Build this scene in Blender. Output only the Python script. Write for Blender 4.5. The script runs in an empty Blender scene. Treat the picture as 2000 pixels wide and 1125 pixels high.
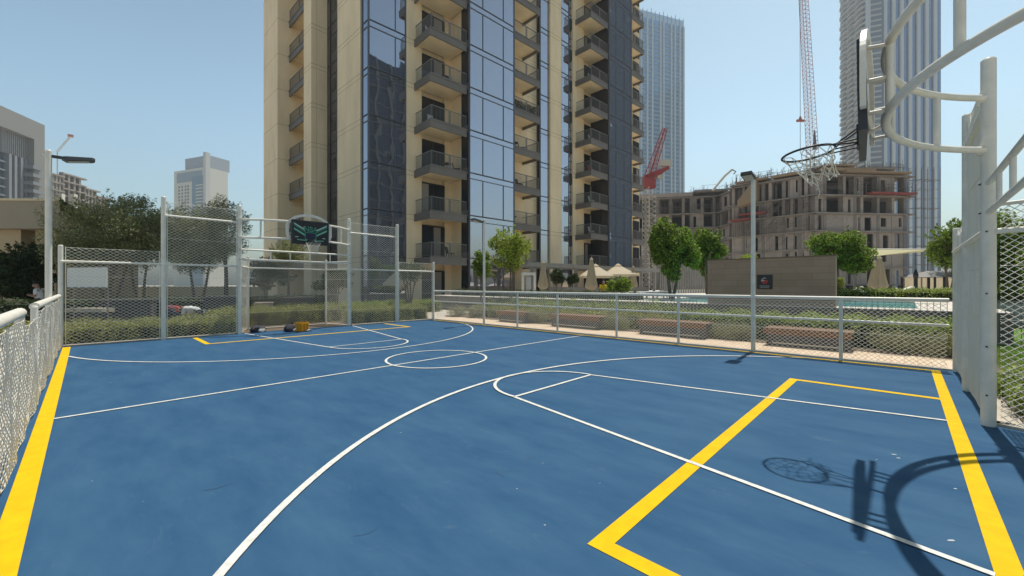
import bpy, math, random
import numpy as np
from mathutils import Vector, Matrix
R = math.radians
random.seed(7); rng = np.random.default_rng(7)
S = bpy.context.scene
COL = S.collection

# ------------------------------------------------------------------ camera, sky, sun, exposure
YAW = R(46.2); FOC = 799.0; HOR = 556.0; EYE = 1.6
cam = bpy.data.cameras.new('camera'); camo = bpy.data.objects.new('camera', cam); COL.objects.link(camo)
cam.sensor_width = 36; cam.lens = 36*FOC/2000; cam.shift_y = (HOR-562.5)/2000
cam.clip_start = .05; cam.clip_end = 4000
camo.location = (0, 0, EYE); camo.rotation_euler = (R(90), 0, -YAW)
S.camera = camo
SUNV = Vector((.335, .015, 1)).normalized()
elev = math.asin(SUNV.z); az = math.atan2(SUNV.x, SUNV.y)
w = bpy.data.worlds.new('World'); S.world = w; w.use_nodes = True
nt = w.node_tree; bg = nt.nodes['Background']
sky = nt.nodes.new('ShaderNodeTexSky'); sky.sky_type = 'NISHITA'; sky.sun_disc = False
sky.sun_elevation = elev; sky.sun_rotation = az; sky.altitude = 0; sky.air_density = 1.0; sky.dust_density = 4.5; sky.ozone_density = 1.0
tint = nt.nodes.new('ShaderNodeVectorMath'); tint.operation = 'MULTIPLY'; tint.inputs[1].default_value = (.85, 1.04, 1.0)   # white balance of the phone
wtc = nt.nodes.new('ShaderNodeTexCoord'); wsp = nt.nodes.new('ShaderNodeSeparateXYZ'); wrp = nt.nodes.new('ShaderNodeValToRGB'); wmu = nt.nodes.new('ShaderNodeVectorMath'); wmu.operation = 'MULTIPLY'
nt.links.new(wtc.outputs['Generated'], wsp.inputs[0]); nt.links.new(wsp.outputs[2], wrp.inputs[0])
er = wrp.color_ramp.elements; er[0].position = 0; er[0].color = (1.0,.94,.88,1); er[1].position = 1; er[1].color = (.12,.12,.12,1)
for p_, c_ in ((.12,(.97,.93,.885,1)), (.30,(.79,.815,.81,1)), (.55,(.47,.515,.54,1)), (.72,(.16,.17,.175,1))):   # dusty bright horizon, overhead sky dimmed on purpose to weaken fill in shade
    e_ = er.new(p_); e_.color = c_
wsc = nt.nodes.new('ShaderNodeVectorMath'); wsc.operation = 'SCALE'; wsc.inputs['Scale'].default_value = 1.66
nt.links.new(sky.outputs[0], tint.inputs[0]); nt.links.new(tint.outputs[0], wmu.inputs[0]); nt.links.new(wrp.outputs[0], wmu.inputs[1]); nt.links.new(wmu.outputs[0], wsc.inputs[0]); nt.links.new(wsc.outputs[0], bg.inputs[0]); bg.inputs[1].default_value = .13
sl = bpy.data.lights.new('sun', 'SUN'); sl.energy = 4.2; sl.angle = R(.55); sl.color = (1, .95, .87)
so = bpy.data.objects.new('sun', sl); COL.objects.link(so); so.rotation_euler = (-SUNV).to_track_quat('-Z', 'Y').to_euler()
S.view_settings.view_transform = 'Standard'; S.view_settings.look = 'None'; S.view_settings.exposure = .2; S.view_settings.gamma = 1
S.render.engine = 'CYCLES'

# ------------------------------------------------------------------ geometry helpers
def ang(px): return math.atan((px-1000)/FOC)+YAW          # bearing from +Y towards +X of an image column
def at(px, d, z=0):                                       # a point at depth d on that bearing
    l = (px-1000)/FOC*d
    return Vector((l*math.cos(YAW)+d*math.sin(YAW), -l*math.sin(YAW)+d*math.cos(YAW), z))
def zat(py, d): return EYE+(HOR-py)*d/FOC
ORG = {}
class MB:
    def __init__(s): s.v = []; s.f = []; s.mi = []; s.cur = 0
    def add(s, vs, fs):
        n = len(s.v); s.v += [tuple(v) for v in vs]
        for f in fs: s.f.append([n+i for i in f]); s.mi.append(s.cur)
        return s
    def box(s, x0, x1, y0, y1, z0, z1):
        return s.add([(x0,y0,z0),(x1,y0,z0),(x1,y1,z0),(x0,y1,z0),(x0,y0,z1),(x1,y0,z1),(x1,y1,z1),(x0,y1,z1)],
                     [(0,3,2,1),(4,5,6,7),(0,1,5,4),(1,2,6,5),(2,3,7,6),(3,0,4,7)])
    def prism(s, poly, z0, z1):
        n = len(poly); a = sum(poly[i][0]*poly[(i+1)%n][1]-poly[(i+1)%n][0]*poly[i][1] for i in range(n))
        if a < 0: poly = poly[::-1]
        return s.add([(p[0],p[1],z0) for p in poly]+[(p[0],p[1],z1) for p in poly],
                     [tuple(range(n))[::-1], tuple(range(n,2*n))]+[(i,(i+1)%n,n+(i+1)%n,n+i) for i in range(n)])
    def tube(s, pts, r, n=8, caps=True, rs=None, flat=1):
        pts = [Vector(p) for p in pts]; m = len(pts); base = len(s.v); rings = []
        up = Vector((0,0,1))
        t0 = (pts[1]-pts[0]).normalized()
        if abs(t0.z) > .95: up = Vector((0,1,0))
        side = t0.cross(up).normalized()
        vs = []
        for i in range(m):
            t = (pts[min(i+1,m-1)]-pts[max(i-1,0)]).normalized()
            side = (side-t*side.dot(t)).normalized(); nn = side.cross(t)
            rr = rs[i] if rs else r
            for k in range(n):
                a = 2*math.pi*(k+.5)/n
                vs.append(pts[i]+side*math.cos(a)*rr+nn*math.sin(a)*rr*flat)
        fs = []
        for i in range(m-1):
            for k in range(n):
                a, b = i*n+k, i*n+(k+1)%n
                fs.append((a, b, b+n, a+n))
        if caps: fs += [tuple(range(n)), tuple(range((m-1)*n, m*n))[::-1]]
        return s.add(vs, fs)
    def strip(s, pts, wd, z):                              # flat painted line along a polyline
        pts = [Vector((p[0],p[1])) for p in pts]; L=[]; Rr=[]; m=len(pts)
        for i in range(m):
            t = (pts[min(i+1,m-1)]-pts[max(i-1,0)]).normalized(); nn = Vector((-t.y,t.x))
            L.append(pts[i]+nn*wd/2); Rr.append(pts[i]-nn*wd/2)
        n = len(L)
        return s.add([(p.x,p.y,z) for p in L+Rr], [(i,n+i,n+i+1,i+1) for i in range(n-1)])
    def lathe(s, prof, n=16, c=(0,0,0)):
        vs=[]; fs=[]
        for (r,z) in prof:
            for k in range(n):
                a=2*math.pi*k/n; vs.append((c[0]+r*math.cos(a),c[1]+r*math.sin(a),c[2]+z))
        for i in range(len(prof)-1):
            for k in range(n): fs.append((i*n+k,i*n+(k+1)%n,(i+1)*n+(k+1)%n,(i+1)*n+k))
        fs += [tuple(range(n))[::-1], tuple(range((len(prof)-1)*n,len(prof)*n))]
        return s.add(vs,fs)
    def build(s, name, mat, parent=None, world=True, smooth=False, bevel=0):
        me = bpy.data.meshes.new(name)
        v = s.v
        if parent is not None and world:
            o = ORG.get(parent.name, Vector((0,0,0))); v = [(a-o.x,b-o.y,c-o.z) for a,b,c in v]
        me.from_pydata(v, [], s.f); me.update()
        mats = mat if isinstance(mat, (list,tuple)) else [mat]
        for m in mats: me.materials.append(m)
        if len(mats) > 1: me.polygons.foreach_set('material_index', s.mi)
        if smooth:
            me.polygons.foreach_set('use_smooth', [True]*len(s.f)); me.set_sharp_from_angle(angle=R(45))
        ob = bpy.data.objects.new(name, me); COL.objects.link(ob)
        if parent is not None:
            ob.parent = parent; ORG[ob.name] = ORG.get(parent.name, Vector((0,0,0)))
        if bevel:
            b = ob.modifiers.new('bevel','BEVEL'); b.width = bevel; b.segments = 2; b.limit_method='ANGLE'
        return ob
def npmesh(name, V, F, mat, parent=None, world=True, smooth=False):
    """numpy quads"""
    me = bpy.data.meshes.new(name); V = np.asarray(V, dtype=np.float32)
    if parent is not None and world:
        o = ORG.get(parent.name, Vector((0,0,0))); V = V-np.array(o, dtype=np.float32)
    n, k = F.shape
    me.vertices.add(len(V)); me.vertices.foreach_set('co', V.ravel())
    me.loops.add(n*k); me.loops.foreach_set('vertex_index', F.astype(np.int32).ravel())
    me.polygons.add(n); me.polygons.foreach_set('loop_start', np.arange(0,n*k,k,dtype=np.int32))
    me.update(calc_edges=True); me.validate()
    me.materials.append(mat)
    ob = bpy.data.objects.new(name, me); COL.objects.link(ob)
    if parent is not None:
        ob.parent = parent; ORG[ob.name] = ORG.get(parent.name, Vector((0,0,0)))
    return ob
def tag(o, label=None, cat=None, group=None, kind=None):
    if label: o['label'] = label
    if cat: o['category'] = cat
    if group: o['group'] = group
    if kind: o['kind'] = kind
    return o
def thing(name, loc, label, cat, group=None, rz=0):
    o = bpy.data.objects.new(name, None); COL.objects.link(o); o.empty_display_size = .2
    o.location = loc; o.rotation_euler = (0,0,rz); ORG[o.name] = Vector(loc)
    return tag(o, label, cat, group)
KIDS = {}
def dup(root, loc, rz=0, label=None, scale=None):
    r = root.copy(); COL.objects.link(r); r.location = loc; r.rotation_euler = (0,0,rz)
    if scale: r.scale = (scale,)*3
    if label: r['label'] = label
    def rec(a, b):
        for ch in list(a.children):
            if ch.name.endswith('__'): continue
            c = ch.copy(); COL.objects.link(c); c.parent = b; rec(ch, c)
    rec(root, r)
    return r
def struct(ob): ob['kind'] = 'structure'; return ob

# ------------------------------------------------------------------ materials
MATS = {}
def mat(name, col, rough=.6, metal=0, noise=0, nscale=5, bump=0, bscale=40, spec=.5, col2=None, island=0, trans=0, stretch=None):
    if name in MATS: return MATS[name]
    m = bpy.data.materials.new(name); m.use_nodes = True; t = m.node_tree; b = t.nodes['Principled BSDF']
    b.inputs['Base Color'].default_value = (*col,1); b.inputs['Roughness'].default_value = rough
    b.inputs['Metallic'].default_value = metal; b.inputs['Specular IOR Level'].default_value = spec
    N = t.nodes.new; Lk = t.links.new
    tc = N('ShaderNodeTexCoord'); src = tc.outputs['Object']
    if stretch:
        mp = N('ShaderNodeMapping'); mp.inputs['Scale'].default_value = stretch; Lk(src, mp.inputs[0]); src = mp.outputs[0]
    outc = None
    if noise or col2:
        nz = N('ShaderNodeTexNoise'); nz.inputs['Scale'].default_value = nscale; nz.inputs['Detail'].default_value = 6; nz.inputs['Roughness'].default_value=.6
        Lk(src, nz.inputs['Vector'])
        mr = N('ShaderNodeMapRange'); mr.inputs[1].default_value=.3; mr.inputs[2].default_value=.7; Lk(nz.outputs['Fac'], mr.inputs[0])
        mx = N('ShaderNodeMix'); mx.data_type='RGBA'; Lk(mr.outputs[0], mx.inputs[0])
        c2 = col2 if col2 else tuple(max(0,c*(1+noise)) for c in col)
        c1 = col if col2 else tuple(c*(1-noise) for c in col)
        mx.inputs[6].default_value=(*c1,1); mx.inputs[7].default_value=(*c2,1)
        outc = mx.outputs[2]
    if island:
        ge = N('ShaderNodeNewGeometry'); hv = N('ShaderNodeHueSaturation')
        m1 = N('ShaderNodeMapRange'); m1.inputs[3].default_value=1-island; m1.inputs[4].default_value=1+island*1.3
        Lk(ge.outputs['Random Per Island'], m1.inputs[0]); Lk(m1.outputs[0], hv.inputs['Value'])
        m2 = N('ShaderNodeMapRange'); m2.inputs[3].default_value=.485; m2.inputs[4].default_value=.51
        mu = N('ShaderNodeMath'); mu.operation='MULTIPLY'; mu.inputs[1].default_value=7.31; Lk(ge.outputs['Random Per Island'], mu.inputs[0])
        fr = N('ShaderNodeMath'); fr.operation='FRACT'; Lk(mu.outputs[0], fr.inputs[0]); Lk(fr.outputs[0], m2.inputs[0]); Lk(m2.outputs[0], hv.inputs['Hue'])
        if outc: Lk(outc, hv.inputs['Color'])
        else: hv.inputs['Color'].default_value=(*col,1)
        outc = hv.outputs[0]
    if outc: Lk(outc, b.inputs['Base Color'])
    if bump:
        nb = N('ShaderNodeTexNoise'); nb.inputs['Scale'].default_value=bscale; nb.inputs['Detail'].default_value=4; Lk(tc.outputs['Object'], nb.inputs['Vector'])
        bp = N('ShaderNodeBump'); bp.inputs['Strength'].default_value=bump; bp.inputs['Distance'].default_value=.02; Lk(nb.outputs['Fac'], bp.inputs['Height']); Lk(bp.outputs[0], b.inputs['Normal'])
    if trans:
        tr = N('ShaderNodeBsdfTranslucent'); ms = N('ShaderNodeMixShader'); ms.inputs[0].default_value=trans
        if outc: Lk(outc, tr.inputs[0])
        else: tr.inputs[0].default_value=(*col,1)
        Lk(b.outputs[0], ms.inputs[1]); Lk(tr.outputs[0], ms.inputs[2]); Lk(ms.outputs[0], t.nodes['Material Output'].inputs[0])
    MATS[name] = m
    return m
def brickmat(name, c1, c2, mortar, bw, bh, ms=.01, rough=.8, offs=.5, axis='XZ', nz=.0):
    m = bpy.data.materials.new(name); m.use_nodes=True; t=m.node_tree; b=t.nodes['Principled BSDF']; N=t.nodes.new; Lk=t.links.new
    tc=N('ShaderNodeTexCoord'); sp=N('ShaderNodeSeparateXYZ'); cb=N('ShaderNodeCombineXYZ'); Lk(tc.outputs['Object'],sp.inputs[0])
    i={'X':0,'Y':1,'Z':2}
    Lk(sp.outputs[i[axis[0]]],cb.inputs[0]); Lk(sp.outputs[i[axis[1]]],cb.inputs[1])
    br=N('ShaderNodeTexBrick'); br.offset=offs; Lk(cb.outputs[0],br.inputs['Vector'])
    br.inputs['Color1'].default_value=(*c1,1); br.inputs['Color2'].default_value=(*c2,1); br.inputs['Mortar'].default_value=(*mortar,1)
    br.inputs['Scale'].default_value=1; br.inputs['Mortar Size'].default_value=ms; br.inputs['Brick Width'].default_value=bw; br.inputs['Row Height'].default_value=bh
    n=N('ShaderNodeTexNoise'); n.inputs['Scale'].default_value=1.5; n.inputs['Detail'].default_value=6; Lk(tc.outputs['Object'],n.inputs['Vector'])
    mr=N('ShaderNodeMapRange'); mr.inputs[3].default_value=.8; mr.inputs[4].default_value=1.2; Lk(n.outputs[0],mr.inputs[0])
    mx=N('ShaderNodeVectorMath'); mx.operation='SCALE'; Lk(br.outputs[0],mx.inputs[0]); Lk(mr.outputs[0],mx.inputs['Scale'])
    Lk(mx.outputs[0],b.inputs['Base Color']); b.inputs['Roughness'].default_value=rough
    return m
def glassmat(name, col, rough=.02, metal=.9, wob=.02, wscale=.35):
    m = bpy.data.materials.new(name); m.use_nodes=True; t=m.node_tree; b=t.nodes['Principled BSDF']; N=t.nodes.new; Lk=t.links.new
    b.inputs['Base Color'].default_value=(*col,1); b.inputs['Roughness'].default_value=rough; b.inputs['Metallic'].default_value=metal
    if wob:
        tc=N('ShaderNodeTexCoord'); n=N('ShaderNodeTexNoise'); n.inputs['Scale'].default_value=wscale; n.inputs['Detail'].default_value=2; Lk(tc.outputs['Object'],n.inputs['Vector'])
        bp=N('ShaderNodeBump'); bp.inputs['Strength'].default_value=1; bp.inputs['Distance'].default_value=wob; Lk(n.outputs[0],bp.inputs['Height']); Lk(bp.outputs[0],b.inputs['Normal'])
    return m
WHITE = mat('white_powder_coat', (.78,.74,.64), .4, noise=.09, nscale=5)
WIRE = mat('white_coated_wire', (.74,.71,.62), .5)
BLUE = mat('blue_acrylic', (.058,.142,.262), .72, spec=.14)
CONC = mat('concrete', (.42,.39,.34), .85, noise=.15, nscale=3, bump=.2)
CREAM = mat('cream_render', (.66,.54,.36), .85, noise=.05, nscale=.6)
GREYM = mat('grey_metal', (.17,.16,.155), .5, noise=.1, nscale=1)
DARK = mat('dark_frame', (.035,.035,.04), .4)
BLACK = mat('black_plastic', (.012,.012,.014), .35)
TRUNK = mat('bark', (.16,.12,.085), .9, noise=.3, nscale=12, bump=.6, bscale=30)
GLASS = glassmat('sky_glass', (.48,.475,.515))
DGLASS = glassmat('dark_glass', (.10,.12,.15), .04, .7)
ROOMG = glassmat('room_glass', (.045,.05,.06), .05, .4, .01)

def court_material():
    t = BLUE.node_tree; b = t.nodes['Principled BSDF']; N=t.nodes.new; Lk=t.links.new
    tc=N('ShaderNodeTexCoord'); mp=N('ShaderNodeMapping'); mp.inputs['Scale'].default_value=(1.6,.55,1); mp.inputs['Rotation'].default_value=(0,0,.4); Lk(tc.outputs['Object'],mp.inputs[0])
    n1=N('ShaderNodeTexNoise'); n1.inputs['Scale'].default_value=1.5; n1.inputs['Detail'].default_value=12; n1.inputs['Roughness'].default_value=.65; Lk(mp.outputs[0],n1.inputs['Vector'])
    n2=N('ShaderNodeTexNoise'); n2.inputs['Scale'].default_value=220; n2.inputs['Detail'].default_value=3; Lk(tc.outputs['Object'],n2.inputs['Vector'])
    n3=N('ShaderNodeTexNoise'); n3.inputs['Scale'].default_value=5; n3.inputs['Detail'].default_value=8; n3.inputs['Roughness'].default_value=.75; n3.inputs['Distortion'].default_value=1.2; Lk(mp.outputs[0],n3.inputs['Vector'])
    r=N('ShaderNodeValToRGB'); Lk(n1.outputs[0],r.inputs[0])
    r.color_ramp.elements[0].position=.32; r.color_ramp.elements[0].color=(.021,.078,.168,1)
    r.color_ramp.elements[1].position=.68; r.color_ramp.elements[1].color=(.043,.113,.205,1)
    r3=N('ShaderNodeMapRange'); r3.inputs[1].default_value=.58; r3.inputs[2].default_value=.8; r3.inputs[3].default_value=0; r3.inputs[4].default_value=.55; Lk(n3.outputs[0],r3.inputs[0])
    m=N('ShaderNodeMix'); m.data_type='RGBA'; Lk(r3.outputs[0],m.inputs[0]); Lk(r.outputs[0],m.inputs[6]); m.inputs[7].default_value=(.10,.16,.23,1)
    r2=N('ShaderNodeMapRange'); r2.inputs[3].default_value=.88; r2.inputs[4].default_value=1.12; Lk(n2.outputs[0],r2.inputs[0])
    sc=N('ShaderNodeVectorMath'); sc.operation='SCALE'; Lk(m.outputs[2],sc.inputs[0]); Lk(r2.outputs[0],sc.inputs['Scale']); Lk(sc.outputs[0],b.inputs['Base Color'])
    bp=N('ShaderNodeBump'); bp.inputs['Strength'].default_value=.25; bp.inputs['Distance'].default_value=.004; Lk(n2.outputs[0],bp.inputs['Height']); Lk(bp.outputs[0],b.inputs['Normal'])
court_material()

# ------------------------------------------------------------------ the ground
PAVE = brickmat('terrace_pavers', (.46,.41,.345), (.52,.47,.40), (.30,.27,.23), 1.2, .6, .008, axis='XY')
struct(MB().box(-650,1050,-450,1050,-.6,-.02).build('ground', PAVE))
CX, HX = 5.3, 5.72                       # court centre and half width
X0, X1, Y0, Y1 = -.52, 11.12, -.74, 15.62
mb = MB().box(X0,X1,Y0,Y1,-.015,0)
mb.prism([(3.5,Y1),(7.13,Y1),(6.75,16.75),(3.95,16.75)],-.015,0); mb.prism([(3.5,Y0),(7.13,Y0),(6.7,-1.95),(3.95,-1.95)],-.015,0)
struct(mb.build('court_floor', BLUE))
YEL = mat('yellow_line_paint', (.72,.455,.002), .65, noise=.10, nscale=7, spec=.15)
WLN = mat('white_line_paint', (.66,.66,.62), .55, noise=.2, nscale=22, spec=.2)
def arc(cx,cy,r,a0,a1,n=64): return [(cx+r*math.cos(R(a0+(a1-a0)*i/n)), cy+r*math.sin(R(a0+(a1-a0)*i/n))) for i in range(n+1)]
yl = MB()
yl.strip([(-.33,-.48),(-.33,15.45)],.14,.004)
yl.strip([(-.26,-.42),(10.98,-.42)],.12,.004)
yl.strip([(10.92,-.36),(10.92,15.45)],.12,.004)
yl.strip([(2.2,-.36),(2.2,1.41)],.12,.004); yl.strip([(8.27,-.36),(8.27,1.41)],.12,.004); yl.strip([(2.26,1.35),(8.21,1.35)],.12,.004)
yl.strip([(2.28,15.4),(2.28,13.5)],.12,.004); yl.strip([(8.5,15.4),(8.5,13.5)],.12,.004); yl.strip([(2.34,13.56),(8.44,13.56)],.12,.004)
struct(yl.build('yellow_court_lines', YEL))
wl = MB()
wl.strip([(-.26,7.3),(10.86,7.3)],.05,.008)
wl.strip(arc(5.27,7.3,1.06,0,360,80),.05,.012)
def clip(pts): return [p for p in pts if -.26 < p[0] < 10.86 and -.36 < p[1] < 15.4]
wl.strip(clip(arc(5.28,-1.2,6.17,0,180,120)),.06,.012)
wl.strip(clip(arc(5.28,14.95,5.75,175,365,120)),.05,.012)
wl.strip([(3.46,-.36),(4.22,4.0)],.05,.008); wl.strip([(7.0,-.36),(6.19,4.0)],.05,.008)
wl.strip([(4.24,4.0),(6.17,4.0)],.05,.010); wl.strip(arc(5.2,4.0,.985,0,180,40),.05,.014)
wl.strip([(3.6,15.55),(4.3,10.6)],.05,.008); wl.strip([(7.2,15.55),(6.4,10.6)],.05,.008)
wl.strip([(4.3,10.6),(6.4,10.6)],.05,.010); wl.strip(arc(5.35,10.6,1.06,180,360,40),.05,.014)
struct(wl.build('white_court_lines', WLN))
# scuffs and flaked paint on the court
SC = mat('scuffed_paint', (.42,.47,.50), .8)
sc = MB()
def blob(cx,cy,r,e=1,a=0):
    n=9; ps=[]
    for i in range(n):
        t=2*math.pi*i/n; q=r*random.uniform(.5,1.1); x=q*math.cos(t)*e; y=q*math.sin(t)
        ps.append((cx+x*math.cos(a)-y*math.sin(a),cy+x*math.sin(a)+y*math.cos(a),.003))
    sc.add(ps,[tuple(range(n))])
for px,py,r in ((1746,888,.022),(1755,895,.016),(1712,898,.008),(1857,1056,.02),(1866,955,.012),(1064,1026,.008),(1010,955,.006),(215,748,.01),(180,940,.007),(783,845,.008),(1060,905,.006)):
    d=FOC*EYE/(py-HOR); p=at(px,d); blob(p.x,p.y,r*.7,2.2,random.uniform(-.4,.2)-.8)
for i in range(30):
    blob(random.uniform(0,10.6),random.uniform(-.2,15),random.uniform(.002,.006),random.uniform(1,2.5),random.uniform(0,3))
struct(sc.build('court_scuffs', SC))
sk=MB()
for i in range(45):
    x_,y_=random.uniform(0,10.5),random.uniform(0,10)**1.0; a_=random.uniform(0,6.28); L_=random.uniform(.04,.22); c_=random.uniform(-1.2,1.2)
    pts=[(x_+math.cos(a_+c_*f_)*L_*f_, y_+math.sin(a_+c_*f_)*L_*f_) for f_ in (0,.25,.5,.75,1)]
    sk.strip(pts,random.uniform(.003,.008),.0022)
struct(sk.build('shoe_marks', mat('shoe_mark',(.024,.072,.14),.7)))
# concrete kerb round the court
k = MB()
k.box(X0-.16,X0,Y0,Y1+.14,-.02,.03); k.box(X1,X1+.10,Y0,Y1+.14,-.02,.03)
k.box(X0,3.5,Y1,Y1+.14,-.02,.035); k.box(7.13,X1,Y1,Y1+.14,-.02,.035); k.box(X0,3.5,Y0-.16,Y0,-.02,.035); k.box(7.13,X1+.1,Y0-.16,Y0,-.02,.035)
for sgn,yb,yt in ((1,Y1,16.75),(-1,Y0,-1.95)):
    k.prism([(3.5,yb+.0*sgn),(3.5-.14,yb),(3.82,yt),(3.95,yt)],-.02,.035); k.prism([(7.13,yb),(7.27,yb),(6.86,yt),(6.74,yt)],-.02,.035)
    k.prism([(3.82,yt),(6.86,yt),(6.86,yt+.14*sgn),(3.82,yt+.14*sgn)],-.02,.036)
struct(k.build('court_kerb', mat('kerb_concrete',(.50,.44,.36),.85,noise=.15,nscale=4,bump=.2)))
SAND = brickmat('sand_path_pavers', (.62,.47,.33),(.68,.53,.39),(.45,.34,.25),.4,.2,.006,axis='XY')
struct(MB().box(11.22,12.75,-.9,16,-.02,.012).build('path', SAND))
SOIL = mat('soil', (.13,.095,.065), .95, noise=.3, nscale=6, bump=.5)
struct(MB().box(12.75,16.3,-1.1,17,-.02,.02).build('planting_soil', SOIL))
struct(MB().box(-3.2,11.2,15.76,17.9,-.02,.006).build('hedge_bed_soil', SOIL))
struct(MB().box(7.3,60,-16,-1.0,-.02,.004).build('garden_soil', SOIL))
ASPH = mat('asphalt', (.14,.135,.13), .9, noise=.15, nscale=2, bump=.3, bscale=120)
struct(MB().box(-60,9,19.0,22.4,-.02,-.002).build('service_road', ASPH))
struct(MB().box(-60,-3.0,-30,19.0,-.02,-.004).build('side_path', mat('warm_paving',(.36,.32,.27),.85,noise=.12,nscale=2)))
# ------------------------------------------------------------------ foliage generator
def leafmat(name, c, tr=.35, isl=.35): return mat(name, c, .55, island=isl, trans=tr, spec=.35)
LF_OLIVE = leafmat('olive_leaf', (.235,.25,.105),.35,.5)
LF_GREEN = leafmat('bright_leaf', (.15,.225,.022),.4,.75)
LF_LIME = leafmat('lime_leaf', (.26,.33,.035),.4,.7)
LF_DARK = leafmat('dark_leaf', (.045,.07,.02))
LF_HEDGE = leafmat('hedge_leaf', (.30,.31,.09),.35,.5)
LF_LAV = leafmat('grey_green_leaf', (.27,.27,.12))
def leaves(name, C, Nn, size, mt, parent=None, world=True, aspect=.45, up=.3, jit=.35):
    """C: centres (n,3); Nn: outward directions or None"""
    n = len(C)
    d = rng.normal(size=(n,3)); d /= np.linalg.norm(d,axis=1)[:,None]
    if Nn is not None: d = d*.8+Nn
    d[:,2] += up; d /= np.linalg.norm(d,axis=1)[:,None]
    r = rng.normal(size=(n,3)); u = np.cross(d, r); u /= np.linalg.norm(u,axis=1)[:,None]
    v = np.cross(d,u)
    L = size*rng.uniform(1-jit,1+jit,n)[:,None]; W = L*aspect
    a = C-u*L*.5; b = C+v*W*.5+d*L*.08; c = C+u*L*.5; e = C-v*W*.5+d*L*.08
    V = np.stack([a,b,c,e],1).reshape(-1,3); F = np.arange(4*n).reshape(n,4)
    return npmesh(name, V, F, mt, parent, world)
def crown_points(centers, radii, n, shell=.55):
    k = len(centers); w_ = np.array([r[0]*r[1]*r[2] for r in radii])**.67; w_ /= w_.sum()
    idx = rng.choice(k, n, p=w_); d = rng.normal(size=(n,3)); d /= np.linalg.norm(d,axis=1)[:,None]
    rr = rng.uniform(shell**3,1,n)**(1/3)
    P = np.array(centers)[idx]+d*np.array(radii)[idx]*rr[:,None]
    return P, d
def tree(name, loc, h, cr, ch, label, cat, mt, nleaf=6000, leaf=.12, trunk_r=.09, stems=1, lobes=26, group=None, aspect=.45, base=None, tuft=False, lean=0, wid=(1,1)):
    """cr crown radius, ch crown height; crown centred at h-ch/2"""
    t = thing(name, loc, label, cat, group)
    cz = h-ch/2; tm = MB(); tips=[]
    for s_ in range(stems):
        a = 2*math.pi*s_/stems+random.uniform(0,1); off = .0 if stems==1 else .12
        b = Vector((math.cos(a)*off*.5, math.sin(a)*off*.5, 0)); top = Vector((math.cos(a)*cr*.3*(stems>1)+lean*.3, math.sin(a)*cr*.3*(stems>1), cz-.15*ch))
        mid = b.lerp(top,.5)+Vector((random.uniform(-.1,.1),random.uniform(-.1,.1),0))*cr*.5
        r0 = trunk_r*(1 if stems==1 else .7)
        tm.tube([b, b.lerp(mid,.5)+Vector((.02,.01,0)), mid, top], r0, 8, rs=[r0*1.25,r0,r0*.85,r0*.6])
        for q in range(6 if stems==1 else 4):
            a2 = random.uniform(0,6.28); e = Vector((math.cos(a2)*cr*.7*wid[0]+lean, math.sin(a2)*cr*.7*wid[1], cz+random.uniform(-.25,.35)*ch))
            st = mid.lerp(top, random.uniform(.3,1)); m2 = st.lerp(e,.5)+Vector((0,0,.08*ch))
            tm.tube([st,m2,e], r0*.4, 6, rs=[r0*.5,r0*.3,r0*.12])
    tm.build('trunk', TRUNK, t, world=False, smooth=True)
    C=[]; Rr=[]
    for i in range(lobes):
        d = Vector(rng.normal(size=3)); d.normalize(); q = random.uniform(.35,.8)
        C.append((d.x*cr*q*wid[0]+lean, d.y*cr*q*wid[1], cz+d.z*ch*.5*q)); s_ = random.uniform(.2,.38)
        Rr.append((cr*s_, cr*s_, ch*.5*s_*random.uniform(.7,1.2)))
    C.append((lean,0,cz)); Rr.append((cr*.5*wid[0],cr*.5*wid[1],ch*.27))
    P, D = crown_points(C, Rr, nleaf, .3)
    if tuft:                                   # upright feathery shoots that break the outline
        ex=[];ed=[]
        for i in range(tuft if tuft>1 else 60):
            d = Vector(rng.normal(size=3)); d.z=abs(d.z)*.9+.15; d.normalize()
            st = Vector((d.x*cr*.72*wid[0]+lean, d.y*cr*.72*wid[1], cz+d.z*ch*.36)); g = (d*.55+Vector((random.uniform(-.3,.3),random.uniform(-.3,.3),.75))).normalized(); Ln = random.uniform(.14,.32)*cr*1.3
            for j in range(34):
                f = random.random(); ex.append(st+g*Ln*f+Vector(rng.normal(size=3))*.07*cr*(1.1-f)); ed.append(g)
        P = np.vstack([P,np.array([tuple(p) for p in ex])]); D = np.vstack([D,np.array([tuple(p) for p in ed])])
    leaves('crown', P, D*.5, leaf, mt, t, False, aspect)
    return t
HCORE = mat('hedge_core', (.02,.026,.01), .95)
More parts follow.
